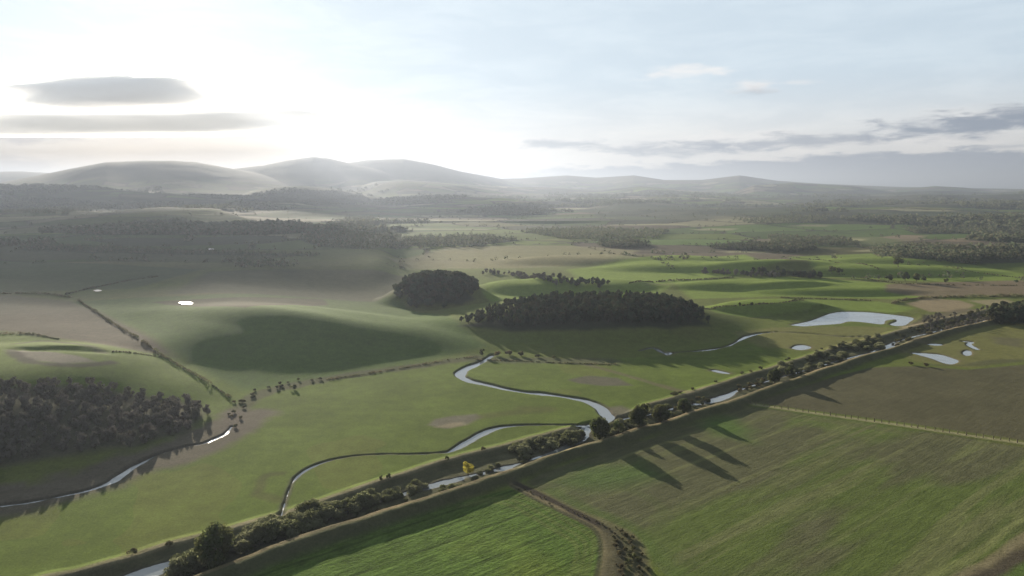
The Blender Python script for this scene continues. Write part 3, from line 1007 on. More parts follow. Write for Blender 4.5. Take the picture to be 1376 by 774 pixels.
# ------------------------------------------------------------------ the air
def haze_box(x0, x1, y0, y1, z0, z1):
    co = [(x, y, z) for z in (z0, z1) for y in (y0, y1) for x in (x0, x1)]
    me = bpy.data.meshes.new('haze')
    me.from_pydata(co, [], [(0, 2, 3, 1), (4, 5, 7, 6), (0, 1, 5, 4), (2, 6, 7, 3), (0, 4, 6, 2), (1, 3, 7, 5)])
    mt, t = new_mat('valley_haze')
    o = t.n('ShaderNodeOutputMaterial')
    v = t.n('ShaderNodeVolumePrincipled')
    v.inputs['Color'].default_value = (0.27, 0.305, 0.375, 1)
    v.inputs['Density'].default_value = HAZE_DENSITY
    v.inputs['Anisotropy'].default_value = HAZE_ANISO
    t.put(o.inputs['Volume'], v.outputs[0])
    tag(link('haze', me, mt), kind='stuff')


def cloud_bank(pts, base_z, thick, dens, label, seed, ragged=240.0):
    """a low sheet of cloud over the ground outline pts (metres), thin at its rim, lumpy on top"""
    P = smooth_line(np.vstack([pts, pts[:1]]), 8)[:-1]
    g = 130.0
    xs = np.arange(P[:, 0].min() - g, P[:, 0].max() + g, g)
    ys = np.arange(P[:, 1].min() - g, P[:, 1].max() + g, g)
    X, Y = np.meshgrid(xs, ys)
    d, _, _ = line_dist(X.ravel(), Y.ravel(), np.vstack([P, P[:1]]))
    ins = poly_mask(X.ravel(), Y.ravel(), P)
    d = (np.where(ins, d, -d) + ragged * fbm(X.ravel(), Y.ravel(), 1300.0, 4, seed)).reshape(X.shape)
    t = sstep(d, 0, 850)
    top = base_z + .5 + t * thick * (.85 + .35 * fbm(X, Y, 900.0, 4, seed + 1))
    bot = base_z - t * thick * .12 * (1 + fbm(X, Y, 700.0, 3, seed + 2))
    ny, nx = X.shape
    idx = np.arange(nx * ny).reshape(ny, nx)
    keep = (d[:-1, :-1] > 0) & (d[1:, :-1] > 0) & (d[:-1, 1:] > 0) & (d[1:, 1:] > 0)
    q = np.stack([idx[:-1, :-1], idx[:-1, 1:], idx[1:, 1:], idx[1:, :-1]], -1)[keep]
    # walls along the rim close the sheet into one body
    n = nx * ny
    edges = np.concatenate([q[:, [0, 1]], q[:, [1, 2]], q[:, [2, 3]], q[:, [3, 0]]])
    seen = set(map(tuple, edges.tolist()))
    rim = np.array([(a, b) for a, b in edges.tolist() if (b, a) not in seen])
    walls = np.stack([rim[:, 1], rim[:, 0], rim[:, 0] + n, rim[:, 1] + n], -1)
    co = np.concatenate([np.stack([X.ravel(), Y.ravel(), top.ravel()], -1), np.stack([X.ravel(), Y.ravel(), bot.ravel()], -1)])
    F = np.concatenate([q, q[:, ::-1] + n, walls])
    used, inv = np.unique(F, return_inverse=True)
    me = raw_mesh('cloud', co[used], inv.reshape(-1, 4))
    mt, t_ = new_mat('cloud_vapour')
    o = t_.n('ShaderNodeOutputMaterial')
    v = t_.n('ShaderNodeVolumePrincipled')
    v.inputs['Color'].default_value = (1, 1, 1, 1)
    v.inputs['Density'].default_value = dens
    v.inputs['Anisotropy'].default_value = .45
    t_.put(o.inputs['Volume'], v.outputs[0])
    tag(link('cloud', me, mt), label, 'cloud')


def cumulus(px, py, dist, wpx, hpx, depth, dens, label, seed):
    """one flat-bottomed lumpy cloud body seen at photo point px, py, dist metres away"""
    cx = (px - CX) / FPX * dist
    cz = CAMZ + (HORIZ - py) / FPX * dist
    a, c = wpx / FPX * dist / 2, hpx / FPX * dist / 2
    nu, nv = 120, 60
    th = np.linspace(0, 2 * math.pi, nu, endpoint=False)
    ph = np.linspace(-math.pi / 2 + .02, math.pi / 2 - .02, nv)
    T, Pp = np.meshgrid(th, ph)
    x, y, z = np.cos(Pp) * np.cos(T), np.cos(Pp) * np.sin(T), np.sin(Pp)
    lump = 1 + .42 * fbm(x * 3 + 5, y * 3 + z * 3, 1.4, 4, seed) + .26 * fbm(x * 9 + z * 5, y * 9 - z * 7, 1.6, 3, seed + 1)
    ends = (1 - .6 * np.abs(x) ** 2.0) * (1 + .55 * fbm(x * 4 + 3, x * 0 + 2, 1.3, 4, seed + 4))
    z = np.where(z < 0, z * .55, z * (1.0 + .9 * fbm(x * 2.6 + 9, x * 0, 1.0, 4, seed + 2)))
    co = np.stack([cx + x * a * (.9 + .1 * lump), dist + y * depth / 2 * lump, cz + z * c * lump * ends], -1).reshape(-1, 3)
    i_, j_ = np.meshgrid(np.arange(nv - 1), np.arange(nu), indexing='ij')
    q = np.stack([i_ * nu + j_, i_ * nu + (j_ + 1) % nu, (i_ + 1) * nu + (j_ + 1) % nu, (i_ + 1) * nu + j_], -1).reshape(-1, 4)
    me = raw_mesh('cloud', co, q)
    mt, t_ = new_mat('cumulus_vapour')
    o = t_.n('ShaderNodeOutputMaterial')
    v = t_.n('ShaderNodeVolumePrincipled')
    v.inputs['Color'].default_value = (.97, .97, .98, 1)
    v.inputs['Density'].default_value = dens
    v.inputs['Anisotropy'].default_value = .72
    t_.put(o.inputs['Volume'], v.outputs[0])
    tag(link('cloud', me, mt), label, 'cloud')


def under_sun(px, Y, zc):
    """where at height zc something must hang to shade the ground point at photo column px, distance Y"""
    s_ = zc / math.tan(SUN_EL)
    return ((px - CX) / FPX * Y + s_ * math.sin(SUN_AZ), Y + s_ * math.cos(SUN_AZ))


CLZ = 880.0  # both cloud sheets are added and outlined to shade the land on the left
cloud_bank(np.array([under_sun(*p, CLZ) for p in [(-2500, 1900), (-900, 800), (-350, 520), (0, 380), (250, 420), (530, 800), (640, 1000), (620, 1500), (540, 2300), (300, 2750), (0, 2900), (-500, 2500), (-900, 1500)]]), CLZ, 190, .0075,
           'wide thin sheet of cloud lying in the glow below the sun, shaped to shade the left land', 503, 130.0)
cloud_bank(np.array([under_sun(*p, CLZ) for p in [(-500, 3000), (100, 3100), (330, 2900), (700, 2700), (780, 3800), (700, 5200), (300, 6400), (-300, 6200)]]), CLZ, 170, .0038,
           'thin streak of cloud low in the glow above the mountains, added to shade the far left land', 502, 30.0)

haze_box(-34500, 34500, -34500, 34500, float(VZ.min()) - 1.0, float(VZ.max()) + 15.0)

#VEG#
# ------------------------------------------------------------------ foliage
def leaf_mat(name, c, vary=.35, transl=.35, c2=None):
    mt, t = new_mat(name)
    o = t.n('ShaderNodeOutputMaterial')
    tc_ = t.n('ShaderNodeTexCoord')
    oi = t.n('ShaderNodeObjectInfo')
    geo = t.n('ShaderNodeNewGeometry')
    n1 = t.noise(geo.outputs['Position'], 0.45, 3.0, .6)
    f = t.m('ADD', t.m('MULTIPLY', t.m('SUBTRACT', n1, .5), vary * 2), t.m('MULTIPLY', t.m('SUBTRACT', oi.outputs['Random'], .5), vary * 1.6))
    f = t.m('MAXIMUM', t.m('ADD', 1.0, f), .35)
    cb = t.n('ShaderNodeCombineColor')
    for i in range(3):
        t.put(cb.inputs[i], f)
    base_c = t.mix(t.ramp(t.noise(geo.outputs['Position'], 0.13, 2.0, .5), .4, .62), (*c, 1), (*(c2 or [v * 1.15 for v in c]), 1))
    cc_ = t.mix(1.0, base_c, cb.outputs[0], 'MULTIPLY')
    d = t.n('ShaderNodeBsdfDiffuse')
    tr_ = t.n('ShaderNodeBsdfTranslucent')
    t.put(d.inputs[0], cc_)
    t.put(tr_.inputs[0], cc_)
    mx = t.n('ShaderNodeMixShader')
    mx.inputs[0].default_value = transl
    t.put(mx.inputs[1], d.outputs[0])
    t.put(mx.inputs[2], tr_.outputs[0])
    t.put(o.inputs[0], mx.outputs[0])
    return mt


M_WILLOW = leaf_mat('willow_leaves', (.185, .190, .110), .35, .45, (.125, .135, .065))
M_BUSH = leaf_mat('thorn_leaves', (.105, .112, .055), .45, .40, (.14, .12, .07))
M_TREE = leaf_mat('alder_leaves', (.070, .088, .034), .35, .42, (.105, .110, .045))
M_YELLOW = leaf_mat('autumn_leaves', (.55, .46, .07), .15, .5, (.48, .43, .09))
M_CONIF = leaf_mat('conifer_needles', (.070, .090, .052), .30, .25, (.085, .080, .048))
M_BARE = leaf_mat('bare_twigs', (.185, .165, .145), .12, .15, (.165, .155, .125))
M_FARW = leaf_mat('far_foliage', (.085, .105, .060), .35, .35, (.125, .118, .075))
mt_b, t = new_mat('bark')
o_ = t.n('ShaderNodeOutputMaterial')
d_ = t.n('ShaderNodeBsdfDiffuse')
tcb = t.n('ShaderNodeTexCoord')
t.put(d_.inputs[0], t.mix(t.noise(tcb.outputs['Object'], 3.0, 3.0), (.07, .055, .04, 1), (.13, .11, .085, 1)))
t.put(o_.inputs[0], d_.outputs[0])
M_BARK = mt_b
mt_p, t = new_mat('weathered_post')
o_ = t.n('ShaderNodeOutputMaterial')
d_ = t.n('ShaderNodeBsdfDiffuse')
tcb = t.n('ShaderNodeTexCoord')
t.put(d_.inputs[0], t.mix(t.noise(tcb.outputs['Object'], 5.0, 3.0), (.12, .10, .075, 1), (.2, .18, .14, 1)))
t.put(o_.inputs[0], d_.outputs[0])
M_POST = mt_p


def quads_at(P, N, size, rg):
    """a leaf-spray quad at every point, roughly facing along N but tilted at random"""
    n = len(P)
    N = N + rg.normal(0, .55, (n, 3))
    N /= np.linalg.norm(N, axis=1, keepdims=True) + 1e-9
    T = np.cross(N, rg.normal(0, 1, (n, 3)))
    T /= np.linalg.norm(T, axis=1, keepdims=True) + 1e-9
    B = np.cross(N, T)
    s = (size * rg.uniform(.55, 1.25, (n, 1)))
    a = T * s * .5
    b = B * s * .5 * rg.uniform(.55, 1.0, (n, 1))
    v = np.stack([P - a - b * .6, P + a * .6 - b, P + a + b * .6, P - a * .6 + b], 1).reshape(-1, 3)
    return v, np.arange(4 * n).reshape(-1, 4)


def crown_pts(rg, h, wd, clumps, n, low=.15, shape='round', fill=.75):
    """points and outward directions of a crown made of uneven clumps"""
    cz0 = h * low
    rz = (h - cz0) / 2
    cen, rr_ = [], []
    for i in range(clumps):
        while True:
            q = rg.uniform(-1, 1, 3)
            if np.dot(q, q) < 1:
                break
        q = q / (np.linalg.norm(q) + 1e-6) * (np.linalg.norm(q) ** .45) * .72
        if shape == 'cone':
            tt = (q[2] + 1) / 2
            k_ = (1 - tt) ** .8 * 1.2
            q = np.array([q[0] * k_, q[1] * k_, q[2] * 1.15])
            cr = .34 * (.45 + .7 * (1 - tt))
        elif shape == 'dome':
            q[2] = abs(q[2]) * 1.25 - .45
            cr = rg.uniform(.26, .46)
        else:
            cr = rg.uniform(.26, .44)
        cen.append([q[0] * wd / 2, q[1] * wd / 2, cz0 + rz + q[2] * rz])
        rr_.append([cr * wd / 2, cr * wd / 2, cr * (wd / 2 + rz) / 2])
    cen, rr_ = np.array(cen), np.array(rr_)
    k_ = rg.integers(0, clumps, n)
    dirs = rg.normal(0, 1, (n, 3))
    dirs /= np.linalg.norm(dirs, axis=1, keepdims=True)
    rad_ = rg.uniform(fill, 1.12, (n, 1))
    P = cen[k_] + dirs * rr_[k_] * rad_
    P[:, 2] = np.maximum(P[:, 2], .1)
    return P, dirs


def tube(path, radii, sides=6):
    v, f = [], []
    for i, (p, r_) in enumerate(zip(path, radii)):
        for s_ in range(sides):
            a = 2 * math.pi * s_ / sides
            v.append((p[0] + r_ * math.cos(a), p[1] + r_ * math.sin(a), p[2]))
        if i:
            b = (i - 1) * sides
            for s_ in range(sides):
                s2_ = (s_ + 1) % sides
                f.append((b + s_, b + s2_, b + sides + s2_, b + sides + s_))
    return np.array(v), np.array(f)


def trunk_geo(rg, h, wd, stems=1, limbs=5):
    V_l, F_l, off = [], [], 0
    def add(v, f):
        nonlocal off
        V_l.append(v)
        F_l.append(f + off)
        off += len(v)
    for s_ in range(stems):
        a = rg.uniform(0, 6.28)
        lean = (.10 if stems == 1 else .28) * h
        top = np.array([math.cos(a) * lean * rg.uniform(.3, 1), math.sin(a) * lean * rg.uniform(.3, 1), h * rg.uniform(.62, .78)])
        path = [np.array([math.cos(a) * .12 * (stems > 1), math.sin(a) * .12 * (stems > 1), -.5]), top * .35 + (0, 0, 0), top * .7, top]
        r0_ = (.030 if stems == 1 else .018) * h
        add(*tube(path, [r0_ * 1.2, r0_ * .85, r0_ * .55, r0_ * .25]))
        for b_i in range(limbs):
            st_ = rg.uniform(.35, .85)
            p0_ = top * st_
            a2 = rg.uniform(0, 6.28)
            p2_ = p0_ + np.array([math.cos(a2) * wd * .34, math.sin(a2) * wd * .34, h * rg.uniform(.08, .22)])
            add(*tube([p0_, (p0_ + p2_) / 2 + (0, 0, h * .03), p2_], [r0_ * .4, r0_ * .26, r0_ * .1], 4))
    return np.concatenate(V_l), np.concatenate(F_l)


def build_kind(kind, seed, h, wd, clumps, n, leaf, mat, low, shape, stems, limbs, fill=.75):
    rg = np.random.default_rng(seed)
    P, N = crown_pts(rg, h, wd, clumps, n, low, shape, fill)
    v, f = quads_at(P, N, leaf, rg)
    cm = raw_mesh('crown', v, f, smooth=False)
    cm.materials.append(mat)
    tv, tf = trunk_geo(rg, h * .92, wd, stems, limbs)
    tm = raw_mesh('trunk', tv, tf)
    tm.materials.append(M_BARK)
    # one-mesh version for trees too small to show their parts
    bv, bf = np.concatenate([v, tv]), np.concatenate([f, tf + len(v)])
    bm_ = raw_mesh(kind, bv, bf, smooth=False)
    bm_.materials.append(mat)
    bm_.materials.append(M_BARK)
    mi = np.zeros(len(bf), np.int32)
    mi[len(f):] = 1
    bm_.polygons.foreach_set('material_index', mi)
    return dict(h=h, wd=wd, crown=cm, trunk=tm, both=bm_)


KIND = {
    'willow_bush': [build_kind('willow_bush', 10 + i, 4.6, 7.0, 12, 1700, .50, M_WILLOW, .02, 'dome', 4, 2) for i in range(4)],
    'thorn_bush': [build_kind('thorn_bush', 20 + i, 2.6, 3.6, 7, 520, .40, M_BUSH, .03, 'dome', 3, 2) for i in range(4)],
    'alder_tree': [build_kind('alder_tree', 30 + i, 10.0, 8.8, 22, 6000, .60, M_TREE, .03, 'round', 1, 8, .35) for i in range(4)],
    'young_tree': [build_kind('young_tree', 40 + i, 5.0, 4.0, 9, 900, .45, M_TREE, .12, 'round', 1, 5) for i in range(3)],
    'yellow_tree': [build_kind('yellow_tree', 50, 6.4, 5.0, 10, 1500, .42, M_YELLOW, .08, 'round', 1, 5)],
    'conifer_tree': [build_kind('conifer_tree', 60 + i, 12.0, 6.2, 16, 1300, .85, M_CONIF, .03, 'cone', 1, 3) for i in range(4)],
    'woodland_tree': [build_kind('woodland_tree', 70 + i, 12.5, 10.0, 16, 1500, .95, M_CONIF, .06, 'round', 1, 6) for i in range(4)],
    'bare_tree': [build_kind('bare_tree', 80 + i, 8.0, 6.5, 14, 1300, .55, M_BARE, .06, 'round', 2, 6, .3) for i in range(4)],
    'field_tree': [build_kind('field_tree', 90 + i, 10.0, 8.5, 12, 900, .95, M_TREE, .10, 'round', 1, 5) for i in range(3)],
}
rt = np.random.default_rng(99)
PLACED = []


def place(kind, x, y, scale=1.0, label='', cat='tree', group=None, parts=False, zs=1.0, sink=.15, name=None):
    """plant one tree or bush at world x, y"""
    PLACED.append((kind, x, y, scale, label, cat, group, parts, zs, sink, name or kind))


def plant_all():
    if not PLACED:
        return
    zs_ = hgt(np.array([p[1] for p in PLACED]), np.array([p[2] for p in PLACED]))
    for (kind, x, y, sc_, label, cat, group, parts, zsc, sink, name), z in zip(PLACED, zs_):
        K = KIND[kind][int(rt.integers(len(KIND[kind])))]
        if parts:
            o = bpy.data.objects.new(name, None)
            C.objects.link(o)
            for pn in ('trunk', 'crown'):
                c = bpy.data.objects.new(pn, K[pn])
                C.objects.link(c)
                c.parent = o
        else:
            o = bpy.data.objects.new(name, K['both'])
            C.objects.link(o)
        o.location = (x, y, z - sink * sc_)
        o.rotation_euler = (0, 0, float(rt.uniform(0, 6.28)))
        s_ = sc_
        o.scale = (s_ * float(rt.uniform(.92, 1.1)), s_ * float(rt.uniform(.92, 1.1)), s_ * zsc * float(rt.uniform(.92, 1.08)))
        tag(o, label, cat, group)


def px_place(kind, px, py, hpx, **kw):
    """one tree whose foot is seen at px, py and which stands hpx photo pixels tall"""
    p = hit(px, py)[0]
    dist = math.hypot(p[0], p[1])
    K = KIND[kind][0]
    place(kind, p[0], p[1], hpx * dist / FPX / K['h'], **kw)


def scatter(pts, spacing, seed, z=None):
    """jittered points inside a patch outlined in the photograph"""
    P = hit([p[0] for p in pts], [p[1] for p in pts]) if z is None else np.array([flat_hit(px, py, z) for px, py in pts])
    rg = np.random.default_rng(seed)
    xs = np.arange(P[:, 0].min(), P[:, 0].max(), spacing)
    ys = np.arange(P[:, 1].min(), P[:, 1].max(), spacing)
    X, Y = np.meshgrid(xs, ys)
    X[1::2] += spacing / 2
    X = (X + rg.uniform(-.38, .38, X.shape) * spacing).ravel()
    Y = (Y + rg.uniform(-.38, .38, Y.shape) * spacing).ravel()
    k = poly_mask(X, Y, P)
    return np.stack([X[k], Y[k]], -1)


# ---- woods
for x, y in scatter([(612, 440), (655, 430), (700, 424), (760, 419), (890, 416), (935, 424), (958, 438), (900, 443), (780, 446), (690, 446)], 6.4, 1, 4.0):
    cone = rt.random() < .36
    ed = np.interp(CX + FPX * x / y, [612, 660, 740, 900, 935, 960], [.45, .62, .80, .86, .7, .42])
    if cone:
        place('conifer_tree', x, y, ed * rt.uniform(.8, 1.18), 'dark conifer packed into the long wood on the low central rise', 'conifer', 'conifers of the long central wood')
    else:
        place('woodland_tree', x, y, ed * rt.uniform(.75, 1.05), 'dark broadleaf tree among the conifers of the long central wood', 'tree', 'broadleaf trees of the long central wood', name='broadleaf_tree')
cc_ = flat_hit(590, 402)
rg_ = np.random.default_rng(4)
for i in range(240):
    q = rg_.uniform(-1, 1, 2)
    if q @ q > 1:
        continue
    place('woodland_tree', cc_[0] + q[0] * 43, cc_[1] - 20 + q[1] * 54, rt.uniform(.95, 1.15) * (1 - .35 * (q @ q)), 'rounded tree of the dome-shaped copse left of the long wood', 'tree', 'trees of the domed copse', name='copse_tree')
for x, y in scatter([(-80, 530), (0, 517), (130, 519), (190, 532), (262, 540), (284, 556), (250, 580), (180, 602), (60, 616), (-80, 640)], 5.5, 3):
    place('bare_tree', x, y, rt.uniform(.6, .85), 'brownish half-bare tree on the shaded slope at the left edge', 'tree', 'half-bare trees on the left slope')


def belt(pts, width, spacing, kind, lo, hi, label, cat, group, seed, name=None):
    P = smooth_line(hit([p[0] for p in pts], [p[1] for p in pts]), 6)
    rg = np.random.default_rng(seed)
    L = np.concatenate([[0], np.cumsum(np.linalg.norm(np.diff(P, axis=0), axis=1))])
    s_ = 0.0
    while s_ < L[-1]:
        p = np.array([np.interp(s_, L, P[:, 0]), np.interp(s_, L, P[:, 1])])
        q = p + rg.normal(0, width / 2.5, 2)
        place(kind, q[0], q[1], rg.uniform(lo, hi), label, cat, group, name=name)
        s_ += spacing * (rg.uniform(.5, 1.5) if spacing < 5 else rg.exponential(1.0))


belt([(655, 368), (700, 371), (730, 375), (760, 380)], 18, 2.6, 'bare_tree', .55, 1.0, 'leafless brown tree in the shelter belt behind the domed copse', 'tree', 'bare trees of the shelter belt', 5, 'belt_tree')
belt([(745, 379), (785, 382), (822, 384)], 14, 2.4, 'woodland_tree', .4, .72, 'dark green tree at the right end of the shelter belt behind the long wood', 'tree', 'green trees of the shelter belt', 6)
belt([(948, 366), (985, 368), (1020, 371), (1040, 372)], 24, 2.5, 'bare_tree', .55, 1.1, 'greyish bare tree in the left half of the dark belt right of centre', 'tree', 'grey trees of the right-hand belt', 7, 'belt_tree')
belt([(1015, 369), (1060, 371), (1105, 373)], 22, 2.5, 'woodland_tree', .4, .85, 'dark tree in the right half of the belt right of centre', 'tree', 'dark trees of the right-hand belt', 8)
for x, y in scatter([(1318, 432), (1335, 420), (1365, 414), (1440, 412), (1450, 436), (1376, 438), (1340, 437)], 7.5, 9):
    place('woodland_tree', x, y, rt.uniform(.75, 1.05), 'dense dark tree of the wood at the right edge beside the ditch', 'tree', 'trees of the wood at the right edge')
for x, y in scatter([(1238, 432), (1262, 424), (1300, 424), (1326, 414), (1335, 432), (1310, 440), (1262, 446), (1240, 444)], 7.0, 10):
    place('bare_tree', x, y, rt.uniform(.28, .6), 'low dark tree between the lake and the wood at the right edge', 'tree', 'low trees right of the lake', name='scrub_tree')

# ---- single trees and bushes that can be told apart
px_place('alder_tree', 292, 756, 62, label='big round dark tree at the near end of the ditch, beside open water', parts=True)
px_place('yellow_tree', 629, 635, 26, label='small tree with bright yellow autumn leaves on the ditch bank', parts=True)
px_place('alder_tree', 806, 590, 35, label='tallest round tree beside the ditch where river and canal meet', parts=True)
px_place('alder_tree', 858, 577, 32, label='leafy tree with a pale left side, second from the river mouth', parts=True)
px_place('alder_tree', 888, 571, 28, label='bushy green tree third along the ditch from the river mouth', parts=True)
px_place('young_tree', 866, 560, 22, label='narrow tree rising behind the two big ditch-side trees', parts=True)
px_place('young_tree', 831, 583, 19, label='small round tree between the tallest tree and the pale-sided one', parts=True)
px_place('alder_tree', 919, 556, 22, label='mid-sized tree on the ditch just before the bare stretch of bank', parts=True)
px_place('alder_tree', 1041, 513, 20, label='round dark tree alone on the ditch beside the end of the fenced strip', parts=True)
px_place('young_tree', 1060, 505, 15, label='small tree just right of the round dark ditch tree', parts=True)
px_place('willow_bush', 769, 594, 12, label='pale silvery round bush standing at the water below the stream mouth', cat='bush', parts=True)
px_place('young_tree', 513, 649, 9, label='left one of two little trees on the meadow edge of the ditch', parts=True)
px_place('young_tree', 522, 647, 10, label='right one of two little trees on the meadow edge of the ditch', parts=True)
px_place('young_tree', 601, 621, 8, label='tiny olive tree on the meadow edge left of the yellow tree', parts=True)
px_place('thorn_bush', 649, 607, 6, label='little bush on the meadow edge right of the yellow tree', cat='bush', parts=True)
px_place('thorn_bush', 178, 748, 9, label='small bush on the meadow bank near the bottom left', cat='bush', parts=True)
px_place('thorn_bush', 228, 735, 8, label='small bush on the meadow bank just left of the big dark tree', cat='bush', parts=True)
px_place('field_tree', 1207, 359, 13, label='lone round tree out in the open green field on the right')
px_place('field_tree', 1194, 379, 10, label='leftmost tree of the short row along the brown field')
px_place('field_tree', 1216, 378, 11, label='second and broadest tree of the row along the brown field')
px_place('field_tree', 1231, 379, 11, label='third tree of the row along the brown field')
px_place('field_tree', 1241, 379, 7, label='thin small tree just right of the row above the brown field')
px_place('field_tree', 1271, 380, 6, label='small tree standing apart at the right of the row above the brown field')
px_place('field_tree', 1118, 368, 11, label='taller tree at the left of the pair ending the right-hand belt')
px_place('field_tree', 1128, 369, 9, label='last tree at the right end of the right-hand belt')
px_place('field_tree', 994, 411, 4.5, label='left tree of a tiny pair on the hedge behind the long wood')
px_place('field_tree', 1010, 411, 5, label='right tree of a tiny pair on the hedge behind the long wood')
px_place('field_tree', 1333, 349, 8, label='dark tree in the tan fields near the right edge')
px_place('thorn_bush', 1224, 490, 5, label='left of two dark bushes below the long pond on the right', cat='bush')
px_place('thorn_bush', 1244, 492, 5, label='right of two dark bushes below the long pond on the right', cat='bush')
px_place('thorn_bush', 394, 523, 8, label='upright bush by the scrub line at the foot of the green hill', cat='bush')
px_place('young_tree', 648, 478, 11, label='small tree at the spring end of the winding river', parts=False)
for px, py, hp, lb in ((668, 478, 8, 'first dark bush right of the spring end of the river'), (684, 477, 9, 'second dark bush right of the spring end of the river'),
                       (700, 478, 8, 'third dark bush right of the spring end of the river'), (722, 480, 6, 'low bush at the meadow edge under the long wood'),
                       (744, 481, 5, 'lowest small bush at the meadow edge under the long wood')):
    px_place('thorn_bush', px, py, hp, label=lb, cat='bush')

lx = np.array(left_px, float)
rx_ = np.array(right_px, float)


def ditch_row(kind, x0, x1, n, f0, f1, lo, hi, label, group, seed, cat='bush', parts=False, gaps=()):
    """plants between the two banks: f = 0 at the meadow crest, 1 at the field crest"""
    rg = np.random.default_rng(seed)
    for i in range(n):
        for _try in range(20):
            x = rg.uniform(x0, x1)
            if not any(a < x < b for a, b in gaps):
                break
        f = rg.uniform(f0, f1)
        y0, y1 = np.interp(x, lx[:, 0], lx[:, 1]), np.interp(x, rx_[:, 0], rx_[:, 1])
        p = flat_hit(x, y0 + (y1 - y0) * f, 0.0)
        place(kind, p[0], p[1], rg.uniform(lo, hi), label, cat, group, parts=parts)


ditch_row('willow_bush', 232, 345, 22, .38, .82, .7, 1.2, 'grey-green willow bush around the big dark tree at the near end of the ditch', 'willow bushes round the big dark tree', 101, parts=True)
ditch_row('willow_bush', 335, 425, 30, .22, .80, .95, 1.4, 'tall grey-green willow bush in the thick clump near the dry stream mouth', 'willow bushes of the thick near clump', 102, parts=True)
ditch_row('willow_bush', 420, 500, 26, .28, .72, .75, 1.15, 'willow bush with lit crown in the ditch just beyond the thick near clump', 'willow bushes beyond the thick near clump', 103, parts=True)
ditch_row('willow_bush', 495, 572, 20, .42, .66, .5, .8, 'low willow bush in the single row before the first open water', 'low willows before the open water', 104, parts=True)
ditch_row('thorn_bush', 430, 560, 16, .72, .92, .5, .8, 'pale low bush on the field side of the near ditch', 'low bushes on the field side of the near ditch', 105, parts=True)
ditch_row('willow_bush', 628, 676, 6, .62, .8, .3, .45, 'small dark bush on the far water edge between yellow tree and scrub island', 'bushes by the water right of the yellow tree', 120, parts=True)
ditch_row('willow_bush', 592, 640, 12, .82, .95, .38, .58, 'low bush between the open water and the flood bank below the yellow tree', 'low bushes below the yellow tree', 106, parts=True)
ditch_row('willow_bush', 692, 782, 38, .24, .60, .6, 1.0, 'grey willow bush on the island of scrub between yellow tree and river mouth', 'willows between yellow tree and river mouth', 107, parts=True)
ditch_row('willow_bush', 694, 715, 5, .62, .8, .4, .6, 'willow bush at the waterside where the island of scrub begins', 'willows at the start of the scrub island', 108, parts=True)
ditch_row('willow_bush', 818, 905, 30, .30, .95, .6, 1.0, 'bush filling the gaps among the tall trees at the river mouth', 'bushes among the tall ditch trees', 109, parts=True)
ditch_row('thorn_bush', 905, 1030, 24, .35, .75, .7, 1.2, 'dark bush in the thin scrub between the tall trees and the lone round tree', 'thin scrub before the lone round ditch tree', 110, gaps=((958, 992),))
ditch_row('willow_bush', 1048, 1118, 26, .15, .8, .6, 1.0, 'bush in the ditch between the lone round tree and the first small pond', 'scrub right of the lone round ditch tree', 111)
ditch_row('willow_bush', 1118, 1184, 32, .10, .78, .65, 1.1, 'bush in the ditch just before its last patch of bright water', 'scrub before the last bright water', 112)
ditch_row('thorn_bush', 1195, 1330, 70, .05, .95, .6, 1.5, 'dark scrub bush on the far ditch between lake and brown ponds', 'scrub on the farthest stretch of ditch', 113)
ditch_row('thorn_bush', 900, 1180, 22, -.12, .08, .5, .9, 'small bush dotted along the meadow crest of the far ditch', 'bushes dotted on the far meadow crest', 114)
belt([(700, 657), (735, 673), (775, 690), (806, 705), (826, 722)], 1.6, 3.0, 'thorn_bush', .12, .38, 'knee-high scrub in the little ditch beside the curving track', 'bush', 'scrub in the track-side ditch', 15)
for x, y in scatter([(818, 704), (846, 718), (862, 738), (872, 770), (884, 800), (824, 800), (828, 740)], 3.0, 12):
    place('thorn_bush', x, y, rt.uniform(.15, .7), 'thorny scrub bush in the tangle between the two near fields', 'bush', 'scrub between the two near fields', parts=True)
belt([(312, 566), (318, 548), (335, 534), (360, 524), (400, 514), (440, 510)], 7, 4.5, 'thorn_bush', .45, .85, 'low scrub bush on the burn at the foot of the green hill', 'bush', 'scrub at the foot of the green hill', 13)
plant_all()


# ---- hedges: each one thing
def hedge(pts, label, h=2.2, wd=2.4, step=1.1, n=70, mat=None, seed=1, leaf=.6, gap=.08, name='hedge'):
    P = smooth_line(hit([p[0] for p in pts], [p[1] for p in pts]), 8)
    L = np.concatenate([[0], np.cumsum(np.linalg.norm(np.diff(P, axis=0), axis=1))])
    rg = np.random.default_rng(seed)
    s_ = np.arange(0, L[-1], step)
    s_ = s_[rg.random(len(s_)) > gap]
    X, Y = np.interp(s_, L, P[:, 0]), np.interp(s_, L, P[:, 1])
    hh = h * (.75 + .7 * fbm(s_, s_ * 0, 12.0, 3, seed)) * rg.uniform(.65, 1.25, len(s_))
    X = X + rg.normal(0, .35, len(s_))
    Z = hgt(X, Y)
    k = rg.integers(0, len(s_), n * len(s_))
    d = rg.normal(0, 1, (len(k), 3))
    d /= np.linalg.norm(d, axis=1, keepdims=True)
    d[:, 2] = np.abs(d[:, 2]) * 1.0 - .15
    Q = np.stack([X[k], Y[k], Z[k]], -1) + d * np.stack([wd / 2 * hh[k] / h, wd / 2 * hh[k] / h, hh[k]], -1) * rg.uniform(.8, 1.08, (len(k), 1))
    v, f = quads_at(Q, d, leaf, rg)
    me = raw_mesh(name, v, f, smooth=False)
    return tag(link(name, me, mat or M_BUSH), label, 'hedge')


